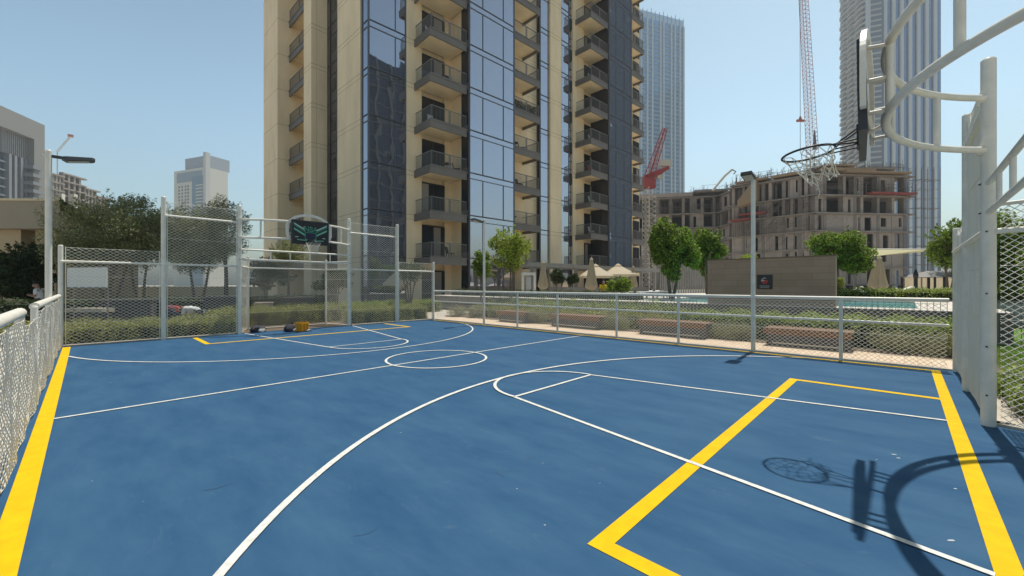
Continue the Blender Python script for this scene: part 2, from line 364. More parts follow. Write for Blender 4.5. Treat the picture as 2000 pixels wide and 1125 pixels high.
def hedge(name, x0,x1,y0,y1,h,label,mt=None,dens=1500,leaf=.055,z0=0,cat='hedge',group=None,rough=.08, kind=None):
    t = thing(name, ((x0+x1)/2,(y0+y1)/2,z0), label, cat, group)
    m = MB(); i=.07
    m.box(x0+i,x1-i,y0+i,y1-i,z0,z0+h-i*1.3); m.build('shade_core', HCORE, t)  # near-black filler box, the hedge's inner shade put into its colour
    Lx,Ly=x1-x0,y1-y0
    areas = np.array([Lx*Ly, Lx*h, Lx*h, Ly*h, Ly*h]); n = int(areas.sum()*dens); f = rng.choice(5,n,p=areas/areas.sum())
    a,b = rng.random(n),rng.random(n); P=np.zeros((n,3)); D=np.zeros((n,3))
    P[:,0]=np.where(f==0,x0+a*Lx,np.where(f<3,x0+a*Lx,np.where(f==3,x0,x1)))
    P[:,1]=np.where(f==0,y0+b*Ly,np.where(f==1,y0,np.where(f==2,y1,y0+a*Ly)))
    P[:,2]=np.where(f==0,h,b*h)+z0
    D[f==0,2]=1; D[f==1,1]=-1; D[f==2,1]=1; D[f==3,0]=-1; D[f==4,0]=1
    bump = (np.sin(P[:,0]*5.3+P[:,1]*3.1)+np.sin(P[:,0]*2.1-P[:,1]*6.7+P[:,2]*5)+np.sin(P[:,0]*11+P[:,1]*9.7))*rough*.45
    P += D*(bump+rng.normal(size=n)*rough*.5)[:,None]
    leaves('foliage', P, D*.6, leaf, mt or LF_HEDGE, t, True, .5)
    return t
def bush(name, loc, rx, ry, h, label, mt, n=3000, leaf=.06, cat='shrub', group=None, aspect=.3, up=.3):
    t = thing(name, loc, label, cat, group)
    C=[];Rr=[]
    for i in range(14):
        a=random.uniform(0,6.28); q=random.uniform(0,.75); C.append((math.cos(a)*rx*q,math.sin(a)*ry*q,h*random.uniform(.25,.62))); Rr.append((rx*.42,ry*.42,h*.36))
    P,D = crown_points(C,Rr,n,.2); P[:,2]=np.abs(P[:,2])
    leaves('foliage', P, D*.4, leaf, mt, t, False, aspect, up)
    m=MB()
    for i in range(9):
        a=random.uniform(0,6.28); m.tube([(0,0,0),(math.cos(a)*rx*.6,math.sin(a)*ry*.6,h*.6)],.012,5,rs=[.015,.006])
    m.build('stems', TRUNK, t, world=False)
    return t

# ------------------------------------------------------------------ wire mesh
def wiremesh(name, p0, p1, z0, z1, parent, cell=.085, vc=.07, r=.0042, amp=0.0, label=None, frame=True, zfun=None):
    p0=np.array([p0[0],p0[1],0.]); p1=np.array([p1[0],p1[1],0.]); L=np.linalg.norm(p1-p0); u=(p1-p0)/L; nn=np.array([-u[1],u[0],0])
    h=z1-z0; sl=vc/cell; Vs=[]; Fs=[]; base=0
    def seg(s0,q0,s1,q1,side):
        nonlocal base
        ln=math.hypot(s1-s0,q1-q0)
        if ln<.02: return
        m=max(1,int(ln/.22)) if amp else 1
        t=np.linspace(0,1,m+1); s_=s0+(s1-s0)*t; q=q0+(q1-q0)*t
        off=side*r*.7+np.zeros(m+1)
        if amp: off=off+amp*(np.sin(s_*4.1+q*2.3)+.6*np.sin(s_*9.7-q*5.1+1)+.5*np.sin(s_*1.3+q*7.7))
        C=p0+u*s_[:,None]+nn*off[:,None]; C[:,2]=z0+q
        e1=nn*r; e2=np.cross(nn,(u*(s1-s0)+np.array([0,0,q1-q0]))/ln)*r
        ring=np.stack([C+e1,C+e2,C-e1,C-e2],1).reshape(-1,3); Vs.append(ring)
        for i in range(m):
            for k in range(4): Fs.append((base+i*4+k,base+i*4+(k+1)%4,base+i*4+4+(k+1)%4,base+i*4+4+k))
        base+=len(ring)
    W=h/sl; c=-W
    while c<L:                                   # rising wires
        s0=max(0,c); s1=min(L,c+W); seg(s0,(s0-c)*sl,s1,(s1-c)*sl,1)
        s0=max(0,c); s1=min(L,c+W); seg(s0,h-(s0-c)*sl,s1,h-(s1-c)*sl,-1)
        c+=cell
    if frame:
        seg(0,0,L,0,0); seg(0,h,L,h,0)
        for q in (.55,1.15,1.75,2.9):
            if q<h-.2: seg(0,q,L,q,2)
    o=npmesh(name,np.vstack(Vs),np.array(Fs),WIRE,parent)
    if label: o['label']=label
    return o
def post(x,y,h,r,parent,name='post',cap=True):
    m=MB(); m.tube([(x,y,0),(x,y,h)],r,14)
    m.tube([(x,y,h-.004),(x,y,h+.02)],r,14,rs=[r*1.02,r*.75])
    return m.build(name,WHITE,parent,smooth=True)
def rail(a,b,r,parent,name='rail'):
    return MB().tube([a,b],r,12).build(name,WHITE,parent,smooth=True)

# ------------------------------------------------------------------ goal ends: tall posts, rails, recess and bowed hoop carrier
PX = [-.44,1.58,3.47,7.10,9.2,11.06]; PH=[2.6,4.15,4.15,4.15,4.15,2.62]
def goal_end(Yp, sg, label, far):
    t = thing('goal_cage', (5.3,Yp,0), label, 'goal cage', 'goal cages at the two ends of the court')
    for x,h in zip(PX,PH): post(x,Yp,h,.062 if h>3 else .05,t)
    P=[(x,Yp) for x in PX]
    for i in (0,1,3,4):
        tall = PH[i]>3 and PH[i+1]>3; ht = 4.02 if tall else 2.56
        wiremesh('mesh_panel',(PX[i]+.09,Yp),(PX[i+1]-.09,Yp),.06,ht,t,.13 if far else .085,.085 if far else .07,.0045 if far else .0040,amp=.004)
        rail((PX[i],Yp-sg*.03,2.2),(PX[i+1],Yp-sg*.03,2.2),.032,t)
        if tall: rail((PX[i],Yp-sg*.03,3.62),(PX[i+1],Yp-sg*.03,3.62),.032,t)
        for q in (PX[i]+.085,PX[i+1]-.085): MB().tube([(q,Yp,.03),(q,Yp,ht+.02)],.011,6).build('mesh_edge_rod',WHITE,t)
    # recess
    yb=Yp+sg*1.15; A_=(3.98,yb); B_=(6.68,yb)
    for q in (A_,B_): post(q[0],q[1],2.58,.045,t)
    for a,b in ((P[2],A_),(A_,B_),(B_,P[3])):
        d=(Vector(b)-Vector(a)).normalized()*.09
        wiremesh('mesh_panel',(a[0]+d.x,a[1]+d.y),(b[0]-d.x,b[1]-d.y),.06,2.5,t,.13 if far else .085,.085 if far else .07,.0045 if far else .0040,amp=.004)
        rail((*a,2.2),(*b,2.2),.032,t)
        rail((*a,2.5),(*b,2.5),.022,t)
    rail((P[2][0],Yp,2.75),(P[3][0],Yp,2.75),.03,t); rail((P[2][0],Yp,2.42),(P[3][0],Yp,2.42),.03,t)
    for f in (.25,.42,.6,.8):
        x=P[2][0]+(P[3][0]-P[2][0])*f; rail((x,Yp,2.42),(x,Yp,2.75),.022,t,'upright')
    # bow
    hw=(P[3][0]-P[2][0])/2; cx=(P[3][0]+P[2][0])/2; sag=.82; Rb=(hw*hw+sag*sag)/(2*sag)
    def bow(x): return Yp-sg*(math.sqrt(max(0,Rb*Rb-(x-cx)**2))-(Rb-sag))
    for z in (3.72,3.13):
        pts=[]
        for i in range(41):
            x=cx-hw+2*hw*i/40; pts.append((x,bow(x),z))
        MB().tube(pts,.036,12).build('bow_rail',WHITE,t,smooth=True)
        for x in (P[2][0],P[3][0]):
            MB().box(x-.05,x+.05,Yp-sg*.06-.03,Yp-sg*.06+.03,z-.05,z+.05).build('bracket',WHITE,t,bevel=.006)
    for x_ in (P[2][0],P[3][0]):
        for z_ in (3.72,3.13,2.75,2.42,2.2,1.5,.9,.35):
            for s2_ in (-1,1):
                MB().tube([(x_+s2_*.02,Yp-sg*.058,z_),(x_+s2_*.02,Yp-sg*.074,z_)],.011,6).build('bolt',DARK,t) if z_>2.3 else MB().tube([(x_+.058*s2_,Yp-sg*.02,z_),(x_+.073*s2_,Yp-sg*.02,z_)],.010,6).build('bolt',DARK,t)
    for dx in (-1.32,-.42,.42,1.32):
        x=cx+dx; rail((x,bow(x),3.13),(x,bow(x),3.72),.03,t,'upright')
    # arched frame and struts carrying the board
    fy=Yp-sg*(.98 if far else .945)
    ab=MB()
    pr=[(-.71,3.12),(-.71,3.2),(-.74,3.28),(-.74,3.55)]
    for i in range(0,25):
        a=R(168-156*i/24); pr.append((.76*math.cos(a),3.47+.52*math.sin(a)))
    pr+=[(.74,3.55),(.74,3.28),(.71,3.2),(.71,3.12)]
    inn=[]; m=len(pr)
    for i in range(m):
        tt=Vector(pr[min(i+1,m-1)])-Vector(pr[max(i-1,0)]); tt.normalize(); n_=Vector((tt.y,-tt.x)); inn.append(Vector(pr[i])+n_*.085)
    vs=[];fs=[]
    for yy in (fy-.02,fy+.02):
        vs+=[(cx+p[0],yy,p[1]) for p in pr]+[(cx+p[0],yy,p[1]) for p in inn]
    for i in range(m-1):
        fs+=[(i,i+1,m+i+1,m+i),(2*m+i,3*m+i,3*m+i+1,2*m+i+1),(i,2*m+i,2*m+i+1,i+1),(m+i,m+i+1,3*m+i+1,3*m+i)]
    fs+=[(0,m,3*m,2*m),(m-1,3*m-1,4*m-1,2*m-1)]
    ab.add(vs,fs).build('arch_frame',WHITE,t)
    for dx in (-.42,.42):
        x=cx+dx
        for z in (3.70,3.42,3.13):
            rail((x,bow(x),z),(x*.0+cx+dx*1.05,fy,z if z<3.7 else 3.72),.018,t,'strut')
    for z in (3.2,3.3): rail((cx-.68,fy,z),(cx+.68,fy,z),.016,t,'strut')
    rail((cx,bow(cx),3.13),(cx,fy,3.08),.018,t,'strut')
    # hoop: a thing of its own bolted to the cage
    hb = thing('basketball_hoop',(cx,fy,3.0), 'small far basketball hoop whose black backboard shows green chevrons' if far else 'near basketball hoop seen edge on with a torn white net', 'basketball hoop', 'basketball hoops')
    tilt=.03 if far else .02
    def bp(x,z,off): # board coords: x across, z height above rim level, off toward court
        return (cx+x, fy-sg*(.045+off+z*tilt-(0 if far else .03)+(0 if far else x*.06)), 3.0+z)
    def slab(x0,x1,z0,z1,o0,o1,mm=None):
        mm=mm or MB(); v=[bp(x,z,o) for o in (o0,o1) for (x,z) in ((x0,z0),(x1,z0),(x1,z1),(x0,z1))]
        return mm.add(v,[(0,1,2,3),(4,7,6,5),(0,4,5,1),(1,5,6,2),(2,6,7,3),(3,7,4,0)])
    bd=slab(-.58,.58,-.04,.74,0,.045).build('backboard',BLACK,hb,bevel=.004)
    fr=MB()
    for a in ((-.6,-.56,-.05,.75),(.56,.6,-.05,.75),(-.56,.56,-.05,-.015),(-.56,.56,.715,.75)): slab(*a,-.006,.055,fr)
    fr.build('board_trim',DARK,bd)
    G1=mat('mint_print',(.16,.50,.36),.5); G2=mat('pale_mint_print',(.34,.55,.48),.5); G3=mat('green_print',(.02,.28,.17),.5); NV=mat('navy_print',(.012,.014,.05),.5)
    def quad(ps,mt,name='print',o=.048):
        mm=MB(); mm.add([bp(-sg*0+x,z,o) for x,z in ps],[(0,1,2,3)] if len(ps)==4 else [tuple(range(len(ps)))]); return mm.build(name,mt,bd)
    for s_ in (-1,1):
        for k_,(mt,za) in enumerate(((G2,.60),(G3,.515),(G1,.43))):
            wdt=.06 if mt is not G3 else .022
            quad([(s_*.53,za+.06),(s_*.19,za-.13),(s_*.19,za-.13-wdt),(s_*.53,za+.06-wdt)],mt)
        quad([(s_*.12,.10),(s_*.44,.12),(s_*.42,.09),(s_*.12,.075)],G1)
        quad([(s_*.50,.20),(s_*.40,.21),(s_*.38,.185),(s_*.48,.175)],G2)
        quad([(s_*.185,.39),(s_*.16,.39),(s_*.16,.11),(s_*.185,.11)],G3)
    quad([(-.185,.135),(.185,.135),(.185,.11),(-.185,.11)],G1); quad([(-.13,.135),(.13,.135),(.13,.34),(-.13,.34)],NV); quad([(-.16,.37),(.16,.37),(.16,.345),(-.16,.345)],G3)
    cu=bpy.data.curves.new('t','FONT'); cu.body='NBA'; cu.size=.24; cu.align_x='CENTER'; cu.extrude=.001; cu.offset=.004
    to=bpy.data.objects.new('t',cu); me=bpy.data.meshes.new_from_object(to); bpy.data.objects.remove(to)
    me.name='lettering'
    for v in me.vertices:
        x,y=v.co.x*(.9),v.co.y
        sx = x if far else -x
        q=bp(sx,.39+y,.050); o=ORG[hb.name]; v.co=(q[0]-o.x,q[1]-o.y,q[2]-o.z)
    me.materials.clear(); me.materials.append(G1); lo=bpy.data.objects.new('lettering',me); COL.objects.link(lo); lo.parent=bd
    # little leaping silhouette mark left of the letters, as a plain swoosh
    sx=1 if far else -1
    quad([(sx*-.21,.57),(sx*-.25,.50),(sx*-.235,.42),(sx*-.215,.43),(sx*-.225,.5),(sx*-.195,.56)],G2,'mark')
    # rim
    rc=Vector((cx-.04,Yp-sg*1.42,3.0)); rr=.228
    drop = .0 if far else .05
    def rp(a,r=rr,z=0):
        x=r*math.cos(a); y=r*math.sin(a); return Vector((rc.x+x,rc.y+y,rc.z+z+ (-drop*( (-sg*y)/rr+1)*.5)))
    ring=[rp(2*math.pi*i/40) for i in range(41)]
    RM=mat('black_painted_steel',(.02,.02,.022),.4) 
    rim=MB().tube(ring,.011,8,caps=False); 
    for s_ in (-1,1):
        rim.tube([bp(s_*.09,.02,.05),rp(math.atan2(-sg*-1,s_*.9) if False else (R(90)*sg+s_*sg*-.45))],.008,6)
        rim.tube([bp(s_*.05,.14,.05),rp(R(90)*sg+s_*sg*-.2)],.007,6)
        rim.tube([bp(s_*.09,-.02,.05),rp(R(90)*sg+s_*sg*-1.2)],.008,6)
    rim.build('rim',RM,hb,smooth=True)
    slab(-.1,.1,-.05,.16,.045,.07).build('rim_plate',RM,hb,bevel=.004)
    # net: knotted cords
    NET=mat('net_cord',(.72,.68,.58),.85)
    nb=MB(); rows=6; cols=12; H_=.38 if far else .28; G=[]
    sh=Vector((0,0,0)) if far else Vector((.06,-.09,0))
    for j in range(rows+1):
        f=j/rows; rad=rr*(1-.52*f**.7); row=[]
        for i in range(cols):
            a=2*math.pi*(i+(j%2)*.5)/cols; p=rp(a,rad,-.01-H_*f)+sh*f*1.4
            if not far: p+=Vector((random.uniform(-.02,.02),random.uniform(-.02,.02),random.uniform(-.03,.03)))*(f>0)
            row.append(p)
        G.append(row)
    for j in range(rows):
        for i in range(cols):
            if not far and random.random()<.08: continue
            nb.tube([G[j][i],G[j+1][i]],.0042,4,caps=False); nb.tube([G[j][i],G[j+1][(i-1)%cols if j%2==0 else (i+1)%cols]],.0042,4,caps=False)
    if not far:
        for i in (1,5): nb.tube([G[-1][i],G[-1][i]+Vector((.03,-.02,-.07)),G[-1][i]+Vector((.07,.0,-.11))],.004,4)
    nb.build('net',NET,hb)
    return t
goal_end(15.6, 1, 'white steel goal cage at the far end with mesh wings and recess', True)
goal_end(-.69, -1, 'white steel goal cage at the near right edge with bowed rails overhead', False)

# ------------------------------------------------------------------ side fences
def side_fence(X, ys, label, left):
    t=thing('court_fence',(X,7,0),label,'fence','low mesh fences along the court sides')
    for y in ys: post(X,y,1.3,.036,t)
    segs = [(-.6,6.6),(8.35,15.55)] if left else [(-.6,15.55)]
    for a,b in segs:
        rail((X,a,1.31),(X,b,1.31),.05 if left else .04,t,'top_rail')
        rail((X,a,.84),(X,b,.84),.028,t,'mid_rail')
    yy=sorted(set([-.62]+list(ys)+([2.62,12.1] if not left else [])+[15.5]))
    if left: yy=[-.62,2.6,6.6,8.35,12.1,15.5]
    for a,b in zip(yy[:-1],yy[1:]):
        wiremesh('mesh_panel',(X+(.035 if left else .0),a+.045),(X+(.035 if left else 0),b-.045),.05,1.24 if not(left and 6<a<8) else 1.16,t,.10,.08,(.0040 if left else .0036),amp=.012 if left else .004)
    return t
side_fence(11.08,[10.35,8.49,6.26,4.40,.97],'long white mesh fence along the right side facing the benches',False)
side_fence(-.47,[2.6,6.6,8.35,12.1],'white mesh fence at the left edge with a gap in its thick top rail',True)

# ------------------------------------------------------------------ lamp posts
def lamp():
    t=thing('lamp_post',(0,0,0),'','lamp post','floodlight posts beside the court')
    post(0,0,4.22,.05,t,'pole')
    a=MB(); a.box(.04,.2,-.035,-.015,4.10,4.15); a.box(.04,.2,.015,.035,4.10,4.15); a.build('arm',DARK,t,bevel=.004)
    h=MB(); v=[]
    for (x,z0,z1,w_) in ((.17,4.09,4.14,.08),(.24,4.06,4.15,.125),(.60,4.13,4.20,.125),(.64,4.15,4.19,.11)):
        v+=[(x,-w_,z0),(x,w_,z0),(x,w_*.9,z1),(x,-w_*.9,z1)]
    fs=[(0,1,2,3),(12,15,14,13)]
    for i in range(3):
        for k_ in range(4): fs.append((i*4+k_,i*4+4+k_,i*4+4+(k_+1)%4,i*4+(k_+1)%4))
    h.add(v,fs); hd=h.build('lamp_head',mat('dark_grey_cast',(.05,.055,.055),.45),t,bevel=.006)
    MB().add([(.26,-.10,4.056),(.56,-.10,4.116),(.56,.10,4.116),(.26,.10,4.056)],[(0,1,2,3)]).build('lens',mat('lamp_lens',(.55,.55,.48),.15),hd)
    MB().box(-.085,.0,-.03,.03,4.1,4.15).build('clamp',WHITE,t)
    return t
lp=lamp(); lp.location=(11.1,2.62,0); lp.rotation_euler=(0,0,R(180)); lp['label']='tall white floodlight post nearest on the right, in front of the brown wall'
dup(lp,(11.1,12.2,0),R(180),'white floodlight post farther back in the right fence before the small trees')
dup(lp,(-.50,12.1,0),0,'white floodlight post at the left edge with its dark head over the court')

# ------------------------------------------------------------------ benches along the sand path
WOODB=mat('orange_hardwood',(.20,.09,.033),.55,noise=.25,nscale=5,stretch=(1,.15,4)); GRAN=mat('dark_granite',(.085,.08,.085),.6,noise=.35,nscale=14)
def Yat(px,X): return X/math.tan(ang(px))
bl=['wooden bench on dark stone nearest the camera, before the brown wall','second wooden bench from the right, left of the tall nearer lamp post','third wooden bench from the right, low and half hidden by a grey green shrub','farthest small wooden bench near the far lamp post']
for i,(a,b) in enumerate(((1490,1665),(1243,1378),(1072,1170),(970,1025))):
    y1,y0=Yat(a,12.35),Yat(b,12.35); L=y1-y0
    t=thing('park_bench',(12.75,(y0+y1)/2,0),bl[i],'bench','wooden benches beside the sand path')
    m=MB(); n=6
    for q in range(n): m.box(-.38+q*.128,-.38+q*.128+.118,-L/2,L/2,.44,.475)
    m.box(-.395,-.382,-L/2,L/2,.32,.478); m.build('seat',WOODB,t,world=False,bevel=.003)
    m=MB(); m.box(-.30,.40,-L/2+.06,L/2-.06,.0,.438); m.build('plinth',GRAN,t,world=False,bevel=.01)
    m=MB(); m.box(-.36,-.32,-L/2+.2,L/2-.2,.08,.11); m.build('foot_rail',mat('steel',(.5,.49,.46),.3,.8),t,world=False)
# shrubs between and behind the benches
yb=[(1440,.35),(1395,.3),(1205,.42),(1180,.35),(1050,.4),(1035,.35),(925,.5),(895,.5)]
sl_=['round grey green shrub just left of the nearest bench','grey green shrub behind the tall lamp post foot','grey green shrub between the second and third benches','smaller shrub left of the third bench','low shrub left of the third bench end','low shrub by the fourth bench','yellowish shrub left of the far lamp post','yellowish shrub by the far right court corner']
for (px,hh),lb in zip(yb,sl_):
    y=Yat(px,12.9); bush('shrub',(12.95,y,0),.55,.6,hh+.22,lb,LF_LAV,2600,.06,group='grey green shrubs in the bench row')
for i,(y,lb) in enumerate(((.15,'grey green shrub right of the nearest bench'),(-.55,'grey green shrub in the right corner behind the fence'))):
    bush('shrub',(13.2,y,0),.6,.62,.62,lb,LF_LAV,3600,.055,group='grey green shrubs in the bench row')
hedge('hedge',13.6,14.9,-1.0,5.6,.62,'leafy green hedge behind the nearest bench and the corner shrubs',leafmat('mid_leaf',(.24,.31,.06),.35,.5),800,.085,rough=.12)
hedge('hedge',13.6,14.6,5.9,15.5,.50,'leafy hedge behind the farther benches',LF_HEDGE,700,.085,rough=.14)
# ------------------------------------------------------------------ raised pool terrace
DECK=brickmat('pool_deck_stone',(.58,.53,.46),(.64,.59,.52),(.42,.38,.33),.6,.6,.008,axis='XY')
td=MB()
td.box(16.3,17.3,-2,23.2,-.02,.88); td.box(17.3,24.2,8.6,23.2,-.02,.88); td.box(17.3,24.2,-2,-.3,-.02,.88); td.box(24.2,80,-8,23.2,-.02,.88)
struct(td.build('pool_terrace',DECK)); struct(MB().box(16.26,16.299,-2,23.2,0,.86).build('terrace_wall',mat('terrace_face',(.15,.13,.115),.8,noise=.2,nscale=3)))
wt=bpy.data.materials.new('pool_water'); wt.use_nodes=True; b=wt.node_tree.nodes['Principled BSDF']; b.inputs['Base Color'].default_value=(.16,.52,.55,1); b.inputs['Roughness'].default_value=.08; b.inputs['Specular IOR Level'].default_value=.25
n_=wt.node_tree.nodes.new('ShaderNodeTexNoise'); n_.inputs['Scale'].default_value=3; bm_=wt.node_tree.nodes.new('ShaderNodeBump'); bm_.inputs['Strength'].default_value=.4; bm_.inputs['Distance'].default_value=.05
wt.node_tree.links.new(n_.outputs[0],bm_.inputs['Height']); wt.node_tree.links.new(bm_.outputs[0],b.inputs['Normal'])
struct(MB().box(17.3,24.2,-.3,8.6,.2,.82).build('water',wt))
WALLM=brickmat('brown_stone_cladding',(.34,.245,.175),(.385,.285,.21),(.25,.18,.13),.9,.22,.006,.75,axis='YZ')
wy1,wy0=Yat(1382,16.6),Yat(1632,16.6)
t=thing('feature_wall',(16.75,(wy0+wy1)/2,0),'long brown stone wall standing behind the benches beside the pool','wall')
MB().box(16.6,16.95,wy0,wy1,0,2.52).build('wall',WALLM,t); MB().box(16.58,16.97,wy0-.02,wy1+.02,2.523,2.56).build('coping',mat('brown_coping',(.20,.145,.105),.7),t)
sy=Yat(1493.5,16.58); sz=zat(550.5,14.4)
t=thing('notice_sign',(16.58,sy,sz),'square black notice with a red and white round emblem on the brown wall','sign')
MB().box(16.565,16.598,sy-.235,sy+.235,sz-.25,sz+.25).build('board',BLACK,t,bevel=.005)
RED=mat('sign_red',(.42,.035,.03),.5); GRT=mat('sign_grey_text',(.33,.33,.34),.6)
def disc(name,cy,cz,r0,r1,a0,a1,mt,x=16.561):
    m=MB(); n=20
    for i in range(n):
        a=R(a0+(a1-a0)*i/n); b=R(a0+(a1-a0)*(i+1)/n)
        m.add([(x,cy+r0*math.cos(a),cz+r0*math.sin(a)),(x,cy+r1*math.cos(a),cz+r1*math.sin(a)),(x,cy+r1*math.cos(b),cz+r1*math.sin(b)),(x,cy+r0*math.cos(b),cz+r0*math.sin(b))],[(0,1,2,3)])
    return m.build(name,mt,t)
disc('emblem',sy,sz+.03,.0,.105,150,390,RED); disc('emblem_arc',sy-.01,sz+.04,.07,.115,-10,110,GRT,16.557); 
MB().box(16.556,16.559,sy-.01,sy+.10,sz+.035,sz+.055).build('emblem_bar',mat('sign_white',(.75,.75,.7),.6),t)
for z_,w__ in ((-.135,.30),(-.175,.34),(-.205,.26)): MB().box(16.557,16.562,sy-w__/2,sy+w__/2,sz+z_-.008,sz+z_+.008).build('text_line',GRT,t)
# pool fence with thin pickets
t=thing('pool_railing',(15.9,7,0),'grey metal picket railing in front of the pool behind the hedges','railing')
GB=mat('grey_railing',(.20,.21,.21),.5)
def picket_run(y0,y1,mt,z1=1.28):
    rl=MB(); rl.box(15.88,15.92,y0,y1,z1-.04,z1); rl.box(15.88,15.92,y0,y1,.1,.13); rl.build('rail',mt,t)
    m=MB(); y=y0+.05
    while y<y1: m.box(15.894,15.906,y-.006,y+.006,.02,z1-.04); y+=.125
    o=m.build('pickets',mt,t); o['kind']='stuff'
picket_run(-2.5,wy0-.1,GB,1.2); picket_run(wy1+.1,16,mat('pale_railing',(.55,.54,.5),.5),1.22)

# ------------------------------------------------------------------ main tower
class Frame:                                   # s along the wall, n outward
    def __init__(f,o,u,n): f.o=Vector(o); f.u=Vector(u); f.n=Vector(n)
    def p(f,s,n): q=f.o+f.u*s+f.n*n; return (q.x,q.y)
    def s(f,px,n=0):                           # where the bearing of an image column meets the wall line
        a=ang(px); d=Vector((math.sin(a),math.cos(a))); q=f.o+f.n*n
        det=d.x*(-f.u.y)+f.u.x*d.y; k=(q.x*(-f.u.y)+f.u.x*q.y)/det
        hit=d*k; return (hit-q).dot(f.u)
    def box(f,mb,s0,s1,n0,n1,z0,z1): return mb.prism([f.p(s0,n0),f.p(s1,n0),f.p(s1,n1),f.p(s0,n1)],z0,z1)
a3=R(3); FF=Frame((13.7,27.0),(math.cos(a3),-math.sin(a3)),(-math.sin(a3),-math.cos(a3)))
LF=Frame((13.7,27.0),(0,1),(-1,0))
FH=3.3; Z0=3.62; NF=14; TOP=Z0+FH*(NF-1)+1.2
tw=thing('apartment_tower',(30,35,0),'tall cream and glass apartment tower with grey balconies behind the court','building')
CR=mat('cream_cladding',(.84,.68,.455),.85,noise=.10,nscale=.9,stretch=(1,1,.25)); 
GREYT=mat('tower_grey_trim',(.17,.155,.14),.55,noise=.08,nscale=1)
MULL=mat('mullion',(.10,.105,.125),.4); RAILM=mat('railing_grey',(.17,.165,.155),.45)
JOINT=mat('joint_shadow_gap',(.30,.24,.15),.9)
def levels(): return [Z0+FH*i for i in range(NF)]
# core mass (dark behind everything)
core=MB(); core.prism([FF.p(1.0,-1.2),FF.p(33,-1.2),(46,44),(15.5,44),(14.6,29)],0,TOP-.5); core.build('core',mat('core_wall',(.10,.09,.075),.8),tw)
def wallseg(f,s0,s1,n,name='wall',m=CR,depth=.9,z0=0,z1=None,joints=True):
    z1=z1 or TOP; mb=MB(); f.box(mb,s0,s1,n-depth,n,z0,z1)
    if joints:
        j=mb; j.cur=1
        for z in levels():
            if z>z0+.3: f.box(j,min(s0,s1)+.0,max(s0,s1)-.0,n-.02,n+.004,z-.06,z-.035); f.box(j,min(s0,s1),max(s0,s1),n-.02,n+.0045,z-.40,z-.38)
    return mb.build(name,[m,JOINT],tw)
def glassseg(f,s0,s1,n,mulls=(),m=GLASS,zs=None,z0=.3,depth=.12,name='window'):
    zs=levels(); s0,s1=min(s0,s1),max(s0,s1)
    prev=z0
    for z in zs+[TOP]:
        mb=MB(); f.box(mb,s0+.02,s1-.02,n-depth,n,prev,z-.02); o=mb.build(name,m,tw)
        fr=MB()
        for q in (z-.42,z+.05): f.box(fr,s0,s1,n-.05,n+.045,q-.024,q+.024)
        for q in mulls: f.box(fr,q-.02,q+.02,n-.05,n+.05,prev+.051,z-.47)
        fr.build('mullions',MULL,o); prev=z+.02
    e=MB(); 
    for q in (s0,s1): f.box(e,q-.04,q+.04,n-.12,n+.055,0,TOP)
    e.build('window_edge_frame',MULL,tw)
def balcony(f,s0,s1,n0,n1,ends=(1,1),dense=True,plants=None,rail_s=None):
    s0,s1=min(s0,s1),max(s0,s1)
    for i,z in enumerate(levels()[:-1]):
        mb=MB(); f.box(mb,s0,s1,n0,n1-.12,z-.30,z-.002); sl=mb.build('balcony',CR,tw)
        fb=MB(); f.box(fb,s0,s1,n1-.12,n1,z-.55,z+.0); 
        if ends[0]: f.box(fb,s0-.10,s0-.001,n0,n1,z-.55,z+.0)
        if ends[1]: f.box(fb,s1+.001,s1+.10,n0,n1,z-.55,z+.0)
        f.box(fb,s0-.1*ends[0],s1+.1*ends[1],n1+.001,n1+.05,z-.06,z+.03)
        fb.build('fascia',GREYT,sl)
        rb=MB(); h=1.08
        f.box(rb,s0,s1,n1-.09,n1-.04,z+h-.05,z+h); f.box(rb,s0,s1,n1-.08,n1-.05,z+.08,z+.11)
        for e,se in ((ends[0],s0+.02),(ends[1],s1-.06)):
            if e: f.box(rb,se,se+.04,n0,n1-.1,z+h-.05,z+h); f.box(rb,se+.005,se+.035,n0,n1-.1,z+.08,z+.11)
        q=s0+.03
        while q<s1:
            f.box(rb,q-.009,q+.009,n1-.075,n1-.057,z+.1,z+h-.05); q+=.115
        for q in (s0+.04,(s0+s1)/2,(s0+s1)/2+.12,s1-.06): f.box(rb,q-.022,q+.022,n1-.09,n1-.045,z,z+h-.02)
        for e,se in ((ends[0],s0+.04),(ends[1],s1-.04)):
            if e:
                q=n0+.1
                while q<n1-.1: f.box(rb,se-.009,se+.009,q-.009,q+.009,z+.1,z+h-.05); q+=.115
        rb.build('railing',RAILM,sl)
def doors(f,s0,s1,n,name='balcony_door',z0=.0,m=ROOMG,split=2):
    s0,s1=min(s0,s1),max(s0,s1)
    for z in [.1]+levels()[:-1]:
        mb=MB(); f.box(mb,s0+.03,s1-.03,n-.3,n-.0,z+.05,z+2.55); o=mb.build(name,m,tw)
        fr=MB(); f.box(fr,s0,s1,n-.05,n+.03,z+2.55,z+2.62)
        for k_ in range(split+1): q=s0+(s1-s0)*k_/split; f.box(fr,q-.035,q+.035,n-.05,n+.032,z+.02,z+2.549)
        f.box(fr,s0+.036,s1-.036,n-.05,n+.02,z+.0,z+.07); fr.build('frame',DARK,o)
        if random.random()<.5 and abs(s1-s0)>1:
            c0=s0+.06+(s1-s0)*random.choice((0,.5)); c1=c0+(s1-s0)*random.uniform(.18,.42); cu_=MB(); q_=c0; k_=0
            while q_<c1: f.box(cu_,q_,q_+.07,n-.02,n+.006+.006*(k_%2),z+.12,z+2.5); q_+=.0705; k_+=1
            cu_.build('curtain',mat('curtain_cloth',(.30,.28,.25),.9),o)
s=FF.s
